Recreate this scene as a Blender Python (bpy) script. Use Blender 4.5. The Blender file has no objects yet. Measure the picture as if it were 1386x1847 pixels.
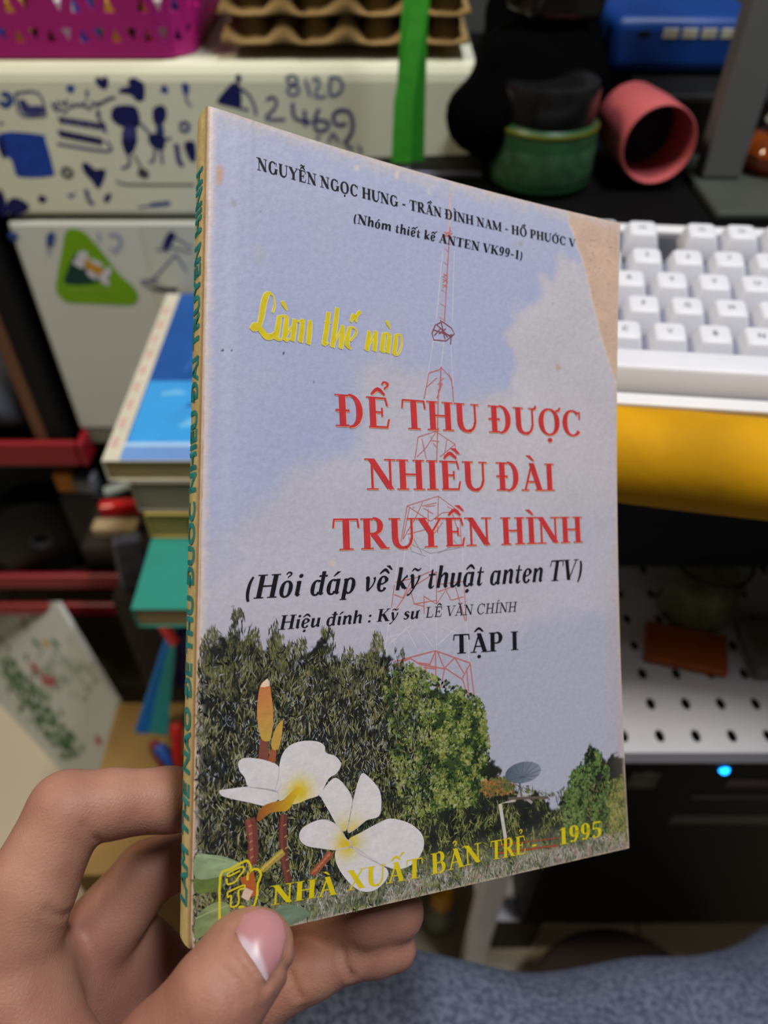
import bpy, math, random, unicodedata
import numpy as np
from mathutils import Vector, Matrix

# ------------------------------------------------------------------ camera, world, light, exposure
SC = bpy.context.scene
COL = SC.collection
S45 = math.sqrt(.5)
CAM = np.array([0., 0., .95])
FPX = 1387.0
cd = bpy.data.cameras.new('camera'); cam = bpy.data.objects.new('camera', cd); COL.objects.link(cam)
cam.location = CAM; cam.rotation_euler = (math.radians(45), 0, 0)
cd.sensor_fit = 'VERTICAL'; cd.sensor_height = 7.3; cd.lens = 7.3*FPX/1847
cd.clip_start = .02; cd.clip_end = 20
cd.dof.use_dof = True; cd.dof.focus_distance = .190; cd.dof.aperture_fstop = 2.1
SC.camera = cam
SC.view_settings.view_transform = 'Standard'; SC.view_settings.look = 'None'
SC.view_settings.gamma = 1; SC.view_settings.use_curve_mapping = False
SC.view_settings.exposure = 0.0
SC.cycles.use_denoising = True
W = bpy.data.worlds.new('world'); SC.world = W; W.use_nodes = True
W.node_tree.nodes['Background'].inputs[0].default_value = (.75, .8, 1, 1)
W.node_tree.nodes['Background'].inputs[1].default_value = .02
def area(name, loc, target, size, energy, color):
    l = bpy.data.lights.new(name, 'AREA'); l.shape = 'RECTANGLE'; l.size, l.size_y = size; l.energy = energy; l.color = color
    o = bpy.data.objects.new(name, l); COL.objects.link(o); o.location = loc
    o.rotation_euler = (Vector(target)-Vector(loc)).to_track_quat('-Z', 'Y').to_euler()
    return o
area('ceiling_lamp', (.46, .18, 2.30), (.05, .2, .75), (.8, .12), 27, (.97, .98, 1))
area('warm_lamp', (-.95, .17, 1.95), (-.05, .2, .75), (.25, .25), 10, (1, .86, .62))

# ------------------------------------------------------------------ helpers
def lin(c):
    c = np.asarray(c, float)/255.
    return np.where(c <= .04045, c/12.92, ((c+.055)/1.055)**2.4)
def L4(c): return tuple(lin(c))+(1,)
def at(px, py, d):
    """point seen at photo pixel (px, py), at depth d metres along the optical axis"""
    x = (px-693)/FPX*d; u = (923.5-py)/FPX*d
    return np.array([x, S45*(d+u), .95+S45*(u-d)])
def noise2(x, y, seed=0):
    def h(i, j):
        n = (i*374761393+j*668265263+seed*974634777) & 0x7fffffff
        n = (n ^ (n >> 13))*1274126177 & 0x7fffffff
        return ((n ^ (n >> 16)) & 0xffff)/65535.
    xi = np.floor(x).astype(np.int64); yi = np.floor(y).astype(np.int64)
    fx = x-xi; fy = y-yi; fx = fx*fx*(3-2*fx); fy = fy*fy*(3-2*fy)
    a = h(xi, yi); b = h(xi+1, yi); c = h(xi, yi+1); d = h(xi+1, yi+1)
    return a+(b-a)*fx+(c-a)*fy+(a-b-c+d)*fx*fy
def fbm(x, y, seed=0, n=4):
    s = 0; a = .5; t = 0
    for i in range(n):
        s = s+a*noise2(x*2**i, y*2**i, seed+i); t += a; a *= .5
    return s/t
def inpoly(x, y, poly):
    r = np.zeros(np.shape(x), bool); n = len(poly); j = n-1
    for i in range(n):
        xi, yi = poly[i]; xj, yj = poly[j]
        if yi != yj:
            c = ((yi > y) != (yj > y)) & (x < (xj-xi)*(y-yi)/(yj-yi)+xi)
            r ^= c
        j = i
    return r
def pdist(x, y, poly, closed=True):
    d = np.full(np.shape(x), 1e9); n = len(poly)
    for i in range(n if closed else n-1):
        ax, ay = poly[i]; bx, by = poly[(i+1) % n]
        vx, vy = bx-ax, by-ay; L = vx*vx+vy*vy+1e-12
        t = np.clip(((x-ax)*vx+(y-ay)*vy)/L, 0, 1)
        d = np.minimum(d, np.hypot(x-ax-t*vx, y-ay-t*vy))
    return d
def sdp(x, y, poly):
    d = pdist(x, y, poly); return np.where(inpoly(x, y, poly), -d, d)
def sstep(a, b, x):
    t = np.clip((x-a)/(b-a), 0, 1); return t*t*(3-2*t)
def smooth_poly(p, n=4, closed=True):
    p = np.array(p, float); m = len(p); out = []
    for i in range(m if closed else m-1):
        g = (lambda k: p[k % m]) if closed else (lambda k: p[min(max(k, 0), m-1)])
        p0, p1, p2, p3 = g(i-1), g(i), g(i+1), g(i+2)
        for k in range(n):
            t = k/n
            out.append(.5*(2*p1+(p2-p0)*t+(2*p0-5*p1+4*p2-p3)*t*t+(3*p1-p0-3*p2+p3)*t**3))
    if not closed: out.append(p[-1])
    return np.array(out)

MATS = {}
def mat(name, c, rough=.6, var=.12, scale=60, bump=0., spec=.4, metal=0., attr=None, trans=0., ior=1.45, sss=0., emit=None, estr=0, coat=0., stretch=(1, 1, 1), bscale=None, c2=None):
    if name in MATS: return MATS[name]
    m = bpy.data.materials.new(name); m.use_nodes = True; nt = m.node_tree; N = nt.nodes; K = nt.links
    b = N['Principled BSDF']
    b.inputs['Roughness'].default_value = rough; b.inputs['Metallic'].default_value = metal
    b.inputs['Specular IOR Level'].default_value = spec; b.inputs['IOR'].default_value = ior
    b.inputs['Transmission Weight'].default_value = trans; b.inputs['Coat Weight'].default_value = coat
    tc = N.new('ShaderNodeTexCoord'); mp = N.new('ShaderNodeMapping'); mp.inputs['Scale'].default_value = stretch
    K.new(tc.outputs['Object'], mp.inputs['Vector'])
    nz = N.new('ShaderNodeTexNoise'); nz.inputs['Scale'].default_value = scale; nz.inputs['Detail'].default_value = 4
    K.new(mp.outputs['Vector'], nz.inputs['Vector'])
    mx = N.new('ShaderNodeMix'); mx.data_type = 'RGBA'; mx.blend_type = 'MIX' if c2 is not None else 'MULTIPLY'
    if c2 is not None:
        rp = N.new('ShaderNodeMapRange'); rp.inputs[1].default_value = .38; rp.inputs[2].default_value = .62
        K.new(nz.outputs['Fac'], rp.inputs[0]); K.new(rp.outputs[0], mx.inputs[0])
        mx.inputs[7].default_value = L4(c2)
    else:
        rp = N.new('ShaderNodeMapRange'); rp.inputs[1].default_value = .3; rp.inputs[2].default_value = .7
        rp.inputs[3].default_value = 1-var; rp.inputs[4].default_value = 1.0
        K.new(nz.outputs['Fac'], rp.inputs[0]); mx.inputs[0].default_value = 1
        K.new(rp.outputs[0], mx.inputs[7])
    if attr:
        a = N.new('ShaderNodeAttribute'); a.attribute_name = attr; K.new(a.outputs['Color'], mx.inputs[6])
    else: mx.inputs[6].default_value = L4(c)
    K.new(mx.outputs[2], b.inputs['Base Color'])
    if bump:
        bp = N.new('ShaderNodeBump'); bp.inputs['Strength'].default_value = bump; bp.inputs['Distance'].default_value = .001
        n2 = nz
        if bscale:
            n2 = N.new('ShaderNodeTexNoise'); n2.inputs['Scale'].default_value = bscale; n2.inputs['Detail'].default_value = 3
            K.new(mp.outputs['Vector'], n2.inputs['Vector'])
        K.new(n2.outputs['Fac'], bp.inputs['Height']); K.new(bp.outputs['Normal'], b.inputs['Normal'])
    if sss:
        b.inputs['Subsurface Weight'].default_value = sss; b.inputs['Subsurface Radius'].default_value = (1, .35, .2); b.inputs['Subsurface Scale'].default_value = .0025
    if emit is not None:
        b.inputs['Emission Color'].default_value = L4(emit); b.inputs['Emission Strength'].default_value = estr
    MATS[name] = m; return m

def link(name, me, m=None, parent=None, smooth=False):
    o = bpy.data.objects.new(name, me); COL.objects.link(o)
    if m is not None: me.materials.append(m)
    if parent is not None: o.parent = parent
    if smooth and len(me.polygons): me.polygons.foreach_set('use_smooth', [True]*len(me.polygons))
    return o
def tag(o, label, cat, group=None, kind=None):
    if label: o['label'] = label
    if cat: o['category'] = cat
    if group: o['group'] = group
    if kind: o['kind'] = kind
    return o
def thing(name, label, cat, loc=(0, 0, 0), rot=(0, 0, 0), group=None):
    o = bpy.data.objects.new(name, None); COL.objects.link(o); o.empty_display_size = .01
    o.location = loc; o.rotation_euler = rot
    return tag(o, label, cat, group)
class MB:
    """collects simple solids into one mesh"""
    def __init__(s): s.v = []; s.f = []; s.c = []
    def add(s, v, f, col=None):
        b = len(s.v); s.v += [tuple(map(float, p)) for p in v]; s.f += [tuple(b+i for i in q) for q in f]; s.c += [col]*len(f); return s
    def hexa(s, p, col=None):      # 8 corners: bottom 4 ccw, top 4 ccw
        return s.add(p, [(3, 2, 1, 0), (4, 5, 6, 7), (0, 1, 5, 4), (1, 2, 6, 5), (2, 3, 7, 6), (3, 0, 4, 7)], col)
    def box(s, x0, x1, y0, y1, z0, z1, col=None):
        return s.hexa([(x0, y0, z0), (x1, y0, z0), (x1, y1, z0), (x0, y1, z0), (x0, y0, z1), (x1, y0, z1), (x1, y1, z1), (x0, y1, z1)], col)
    def tube(s, pts, r, n=10, col=None, caps=True):
        pts = [Vector(p) for p in pts]; R = r if hasattr(r, '__len__') else [r]*len(pts); v = []; up = None
        for i, p in enumerate(pts):
            t = (pts[min(i+1, len(pts)-1)]-pts[max(i-1, 0)]).normalized()
            if up is None: up = t.orthogonal().normalized()
            up = (up-t*up.dot(t)).normalized(); q = t.cross(up)
            v += [p+(up*math.cos(k*2*math.pi/n)+q*math.sin(k*2*math.pi/n))*R[i] for k in range(n)]
        f = [(i*n+k, i*n+(k+1) % n, (i+1)*n+(k+1) % n, (i+1)*n+k) for i in range(len(pts)-1) for k in range(n)]
        if caps: f += [tuple(range(n))[::-1], tuple((len(pts)-1)*n+k for k in range(n))]
        return s.add(v, f, col)
    def lathe(s, prof, n=32, c=(0, 0, 0), col=None):   # prof: (r, z)
        v = []; 
        for r, z in prof: v += [(c[0]+r*math.cos(k*2*math.pi/n), c[1]+r*math.sin(k*2*math.pi/n), c[2]+z) for k in range(n)]
        f = [(i*n+k, i*n+(k+1) % n, (i+1)*n+(k+1) % n, (i+1)*n+k) for i in range(len(prof)-1) for k in range(n)]
        return s.add(v, f, col)
    def ribbon(s, pts, w, nrm, t=.0008, col=None):     # flat stroke of width w lying in the plane with normal nrm
        pts = [Vector(p) for p in pts]; nrm = Vector(nrm); v = []
        for i, p in enumerate(pts):
            d = (pts[min(i+1, len(pts)-1)]-pts[max(i-1, 0)]).normalized(); q = nrm.cross(d).normalized()*w/2
            v += [p-q, p+q]
        return s.add(v, [(2*i, 2*i+1, 2*i+3, 2*i+2) for i in range(len(pts)-1)], col)
    def build(s, name, m, parent=None, smooth=False, bevel=0, seg=2, sub=0, solid=0):
        me = bpy.data.meshes.new(name); me.from_pydata(s.v, [], s.f)
        if any(c is not None for c in s.c):
            a = me.color_attributes.new('Col', 'FLOAT_COLOR', 'CORNER'); d = []
            for p, c in zip(me.polygons, s.c): d += list(L4(c if c is not None else (128, 128, 128)))*len(p.vertices)
            a.data.foreach_set('color', d)
        me.update(); o = link(name, me, m, parent, smooth)
        if solid: k = o.modifiers.new('solid', 'SOLIDIFY'); k.thickness = solid; k.offset = 0
        if bevel: k = o.modifiers.new('bevel', 'BEVEL'); k.width = bevel; k.segments = seg; k.limit_method = 'ANGLE'; k.angle_limit = .6
        if sub: k = o.modifiers.new('sub', 'SUBSURF'); k.levels = sub; k.render_levels = sub
        if smooth and (bevel or not sub):
            me.set_sharp_from_angle(angle=.7)
        return o
def npmesh(name, V, F, m, parent=None, vcol=None, fcol=None, smooth=False):
    """big meshes straight from numpy: F is an (n,4) or (n,3) array"""
    me = bpy.data.meshes.new(name); V = np.asarray(V, np.float32); F = np.asarray(F, np.int32); k = F.shape[1]
    me.vertices.add(len(V)); me.vertices.foreach_set('co', V.ravel())
    me.loops.add(F.size); me.loops.foreach_set('vertex_index', F.ravel())
    me.polygons.add(len(F)); me.polygons.foreach_set('loop_start', np.arange(0, F.size, k, dtype=np.int32))
    me.polygons.foreach_set('loop_total', np.full(len(F), k, np.int32))
    me.update(calc_edges=True)
    if vcol is not None:
        a = me.color_attributes.new('Col', 'FLOAT_COLOR', 'POINT'); c = np.ones((len(V), 4), np.float32); c[:, :3] = vcol; a.data.foreach_set('color', c.ravel())
    if fcol is not None:
        a = me.color_attributes.new('Col', 'FLOAT_COLOR', 'CORNER'); c = np.ones((len(F), k, 4), np.float32); c[:, :, :3] = np.asarray(fcol)[:, None, :]; a.data.foreach_set('color', c.ravel())
    me.validate(); return link(name, me, m, parent, smooth)
def surface_nets(phi, org, h):
    ins = phi < 0; nx, ny, nz = phi.shape
    cs = np.zeros((nx-1, ny-1, nz-1), np.int8)
    for a in (0, 1):
        for b in (0, 1):
            for c in (0, 1): cs += ins[a:nx-1+a, b:ny-1+b, c:nz-1+c]
    act = (cs > 0) & (cs < 8); I = np.argwhere(act); idx = np.full(act.shape, -1, np.int64); idx[act] = np.arange(len(I))
    P = np.zeros((len(I), 3)); n = np.zeros(len(I))
    for ax in range(3):
        o1, o2 = [k for k in range(3) if k != ax]
        for a in (0, 1):
            for b in (0, 1):
                A = I.copy(); A[:, o1] += a; A[:, o2] += b; B = A.copy(); B[:, ax] += 1
                fa = phi[tuple(A.T)]; fb = phi[tuple(B.T)]; m = (fa < 0) != (fb < 0)
                t = fa[m]/(fa[m]-fb[m]); q = A[m].astype(float); q[:, ax] += t
                P[m] += q; n[m] += 1
    P = P/n[:, None]*h+org; Q = []
    for ax in range(3):
        o1, o2 = [(1, 2), (2, 0), (0, 1)][ax]
        sl0 = [slice(None)]*3; sl1 = [slice(None)]*3; sl0[ax] = slice(0, -1); sl1[ax] = slice(1, None)
        ch = ins[tuple(sl0)] != ins[tuple(sl1)]; E = np.argwhere(ch)
        ok = (E[:, o1] > 0) & (E[:, o2] > 0) & (E[:, o1] < phi.shape[o1]-1) & (E[:, o2] < phi.shape[o2]-1); E = E[ok]
        inside0 = ins[tuple(E.T)]
        def c(a, b):
            G = E.copy(); G[:, o1] -= a; G[:, o2] -= b; return idx[tuple(G.T)]
        q = np.stack([c(1, 1), c(0, 1), c(0, 0), c(1, 0)], 1); q[~inside0] = q[~inside0][:, ::-1]; Q.append(q)
    return P, np.concatenate(Q)
def smin(a, b, k):
    h = np.clip(.5+.5*(b-a)/k, 0, 1); return b+(a-b)*h-k*h*(1-h)
def cone(P, a, b, ra, rb):
    a = np.asarray(a, np.float32); b = np.asarray(b, np.float32); ab = b-a; t = np.clip((P-a)@ab/(ab@ab), 0, 1)
    return np.linalg.norm(P-a-t[..., None]*ab, axis=-1)-(ra+t*(rb-ra))
def text_mesh(body, size, off=0.):
    c = bpy.data.curves.new('t', 'FONT'); c.body = body; c.size = size; c.resolution_u = 3; c.offset = off
    o = bpy.data.objects.new('t', c); COL.objects.link(o); bpy.context.view_layer.update()
    me = bpy.data.meshes.new_from_object(o.evaluated_get(bpy.context.evaluated_depsgraph_get()))
    bpy.data.objects.remove(o); bpy.data.curves.remove(c); return me
ART = {'x_authors':[(12.6,178.0),(113.0,179.4),(12.8,181.1),(112.5,181.8)],'x_group':[(38.7,171.2),(93.7,172.0),(39.4,173.7),(93.3,174.6)],'x_groupA':[(66.4,171.3),(80.4,172.1),(67.7,173.8),(80.3,174.7)],'x_script':[(11.5,137.1),(53.5,138.6),(15.8,147.8),(52.8,144.4)],'x_t1':[(34.4,117.8),(115.9,122.3),(34.2,125.9),(115.8,129.6)],'x_t2':[(43.2,102.4),(105.2,105.2),(43.5,110.3),(105.3,113.1)],'x_t3':[(33.5,86.9),(115.7,90.3),(33.3,94.7),(115.8,97.9)],'x_hoi':[(10.6,75.4),(115.0,79.3),(12.1,80.8),(115.2,85.3)],'x_hoiH':[(12.8,75.5),(109.4,79.1),(14.4,80.9),(105.2,84.7)],'x_hieu':[(19.5,68.1),(58.1,69.6),(20.9,71.4),(58.4,72.6)],'x_le':[(60.1,69.7),(90.2,70.5),(60.6,72.4),(90.9,73.2)],'x_tap':[(68.8,59.9),(90.8,59.9),(68.5,65.0),(90.4,65.0)],'x_nha':[(18.6,5.7),(34.9,5.0),(18.5,10.0),(33.8,9.4)],'x_xuat':[(37.6,5.3),(58.7,4.6),(37.6,9.9),(58.8,9.5)],'x_ban':[(61.4,4.7),(76.9,5.3),(61.4,9.9),(76.9,10.2)],'x_tre':[(79.8,5.1),(95.6,4.8),(80.0,10.0),(95.7,9.6)],'x_yr':[(103.3,5.2),(119.5,5.1),(103.5,9.7),(119.5,9.4)],'f1a':[(5.9,33.0),(7.5,33.1),(12.5,33.0),(16.6,31.9),(19.8,30.7),(19.9,29.2),(17.0,28.1),(13.0,29.4),(9.1,30.7),(6.5,31.8)],'f1b':[(10.2,38.7),(11.6,39.5),(14.8,39.0),(18.1,37.8),(20.0,36.4),(20.6,32.9),(19.8,31.1),(17.4,31.8),(12.9,32.8),(11.7,35.2),(10.5,36.8)],'f1c':[(20.0,36.4),(20.8,39.4),(23.0,41.3),(26.4,41.8),(29.9,41.2),(31.5,40.0),(31.9,38.4),(34.4,37.3),(35.9,35.3),(34.8,33.3),(32.6,32.2),(30.4,28.9),(27.4,28.2),(24.0,27.5),(20.7,28.3),(19.0,31.2),(19.8,33.8)],'f1t':[(14.7,25.5),(15.8,27.9),(18.2,28.7),(21.5,29.0),(24.0,31.0),(25.5,31.1),(23.6,27.9),(22.0,26.3),(18.3,26.4),(15.5,25.0)],'f2a':[(30.4,28.9),(33.9,32.2),(36.6,30.5),(38.9,26.6),(38.0,21.2),(37.1,19.3),(35.3,20.4),(32.7,24.7),(30.7,28.1)],'f2b':[(41.6,32.4),(43.5,31.2),(46.3,28.0),(47.0,24.7),(46.3,21.5),(42.6,20.9),(38.9,19.0),(37.8,19.6),(38.9,25.0),(40.3,30.0)],'f2c':[(25.2,19.6),(25.9,21.7),(29.3,22.9),(32.3,22.7),(35.3,20.7),(37.4,17.4),(38.7,16.6),(38.2,15.3),(34.9,15.2),(30.4,16.4),(26.9,17.6)],'f2d':[(37.9,17.1),(41.5,18.4),(46.3,19.9),(49.6,20.4),(54.5,18.7),(58.2,15.8),(59.3,12.7),(57.8,9.7),(54.5,7.9),(50.1,8.2),(43.7,11.6),(39.5,14.6)],'f2e':[(34.9,15.4),(39.5,15.1),(44.2,11.6),(48.5,8.5),(48.5,6.2),(45.8,4.2),(42.6,4.1),(39.5,5.8),(36.4,9.3),(34.6,12.8)],'f2o':[(37.7,16.4)],'bud1':[(15.4,56.0),(17.2,56.1),(17.9,52.8),(18.4,48.5),(18.0,43.9),(17.4,42.7),(15.6,43.4),(14.5,48.1),(14.6,52.6)],'bud2':[(18.3,40.8),(18.0,42.4),(19.0,45.4),(20.5,47.1),(20.8,46.0),(20.1,41.4),(19.3,40.5)],'stems':[(16.2,43.7),(16.1,38.1),(18.7,40.8),(18.1,37.8)],'stems2':[(13.0,25.8),(13.8,15.5),(21.3,25.5),(22.7,10.1),(33.4,15.0),(28.5,10.8),(21.4,17.2),(16.1,13.8)],'leafA':[(0.9,19.8),(4.1,19.4),(7.6,18.3),(11.1,16.2),(9.8,15.0),(6.6,14.3),(1.0,14.9)],'leafB':[(1.0,14.9),(6.6,14.2),(6.8,11.4),(3.8,11.3),(1.1,11.8)],'leafC':[(1.2,6.3),(3.5,8.3),(6.4,8.9),(8.6,7.7),(8.3,5.3),(4.8,3.5),(1.3,1.9)],'leafD':[(18.6,4.0),(21.8,5.1),(25.6,3.9),(28.1,1.7),(24.7,0.6),(21.0,0.8)],'logo1':[(6.5,5.0),(6.5,14.3),(8.5,15.4),(11.6,16.5),(12.8,16.5),(13.5,14.9),(13.1,13.8)],'logo2':[(12.8,12.3),(12.9,13.8),(14.3,14.5),(15.5,14.0),(15.9,12.8),(15.2,11.0),(15.1,8.7),(14.4,6.5),(13.6,6.4)],'logo3':[(6.5,5.0),(9.1,5.5),(12.0,6.1),(11.8,6.7),(10.8,6.8)],'logo4':[(8.0,13.6),(8.2,12.3),(9.9,12.5),(10.7,13.5),(11.8,14.5),(11.6,15.5),(9.8,15.2),(8.2,14.6),(8.4,14.0),(10.9,14.7)],'logo5':[(8.2,10.6),(11.9,11.4),(12.0,10.7),(10.7,10.4),(10.8,7.6),(9.0,7.3),(9.1,9.6),(8.3,9.5),(8.2,10.6)],'treeA':[(-0.1,61.0),(1.1,67.1),(3.3,65.7),(5.5,70.9),(7.1,66.8),(9.1,74.3),(11.0,66.6),(13.9,69.7),(15.7,64.5),(18.5,71.1),(20.8,66.2),(23.4,61.6),(26.9,63.3),(31.7,67.6),(33.5,61.7),(39.5,60.7),(43.4,63.9),(45.8,65.6),(47.7,60.9),(51.5,60.4),(49.7,56.0),(55.1,57.0),(58.8,55.4),(62.0,52.5),(65.6,51.4),(67.9,52.1),(71.9,49.3),(77.8,46.3),(79.4,41.5),(78.6,32.5),(82.3,29.8),(85.1,25.6),(88.1,22.2),(92.4,19.4),(95.6,21.9),(100.5,16.0),(103.7,14.8),(106.3,19.0),(110.1,24.5),(112.7,25.7),(116.9,31.4),(121.5,26.7),(123.4,22.8),(124.6,27.3),(128.8,26.4),(131.6,20.4),(131.6,-5.0),(0.0,-2.0)],'coni':[(-0.1,61.0),(5.7,75.6),(47.4,67.9),(52.1,49.6),(53.6,16.6),(33.9,-3.4),(0.0,-2.0)],'round':[(47.3,55.4),(55.5,58.4),(65.6,53.5),(78.0,47.2),(80.4,31.2),(75.7,20.2),(52.0,19.5),(48.9,40.3)],'roof':[(77.4,25.7),(83.1,26.2),(88.3,24.6),(85.8,21.4),(77.1,21.5)],'wallw':[(83.3,19.2),(88.5,19.0),(89.6,21.2),(94.4,20.3),(94.3,17.9),(84.0,18.2),(84.9,9.9),(83.6,10.2)],'cyp':[(105.2,16.1),(110.1,24.5),(112.7,25.7),(116.9,31.4),(121.5,26.7),(123.6,21.4),(123.6,5.7),(105.7,5.4)],'dish':[(91.5,26.5),(97.7,25.7),(91.5,29.3),(90.2,23.8),(90.7,19.6)],'cl1':[(106.8,174.2),(104.8,170.5),(100.7,169.5),(98.1,163.5),(94.1,161.2),(90.1,156.2),(88.3,151.4),(88.7,146.6),(91.4,143.7),(88.0,135.2),(86.0,130.2),(77.3,123.1),(77.0,101.5),(133.8,104.0),(131.0,140.1),(123.3,161.6),(114.5,178.9)],'cl2':[(41.8,134.0),(47.5,134.5),(49.1,130.6),(59.3,133.3),(66.3,128.1),(77.3,126.2),(85.0,130.1),(131.1,128.0),(133.0,69.8),(0.8,67.1),(13.3,94.7),(18.7,98.9),(20.1,102.9),(25.1,105.9),(27.2,110.1),(33.2,113.3),(39.4,115.2),(41.8,124.0),(40.2,129.5)],'tear':[(109.5,190.2),(113.4,180.5),(117.8,171.0),(121.2,159.5),(125.7,148.1),(129.8,139.6)],'marks':[(4.8,132.7),(7.0,133.0),(19.9,134.2),(93.1,176.7),(106.3,142.0),(118.9,75.4),(2.5,171.9),(33.4,83.8),(12.5,99.9)]}
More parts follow.
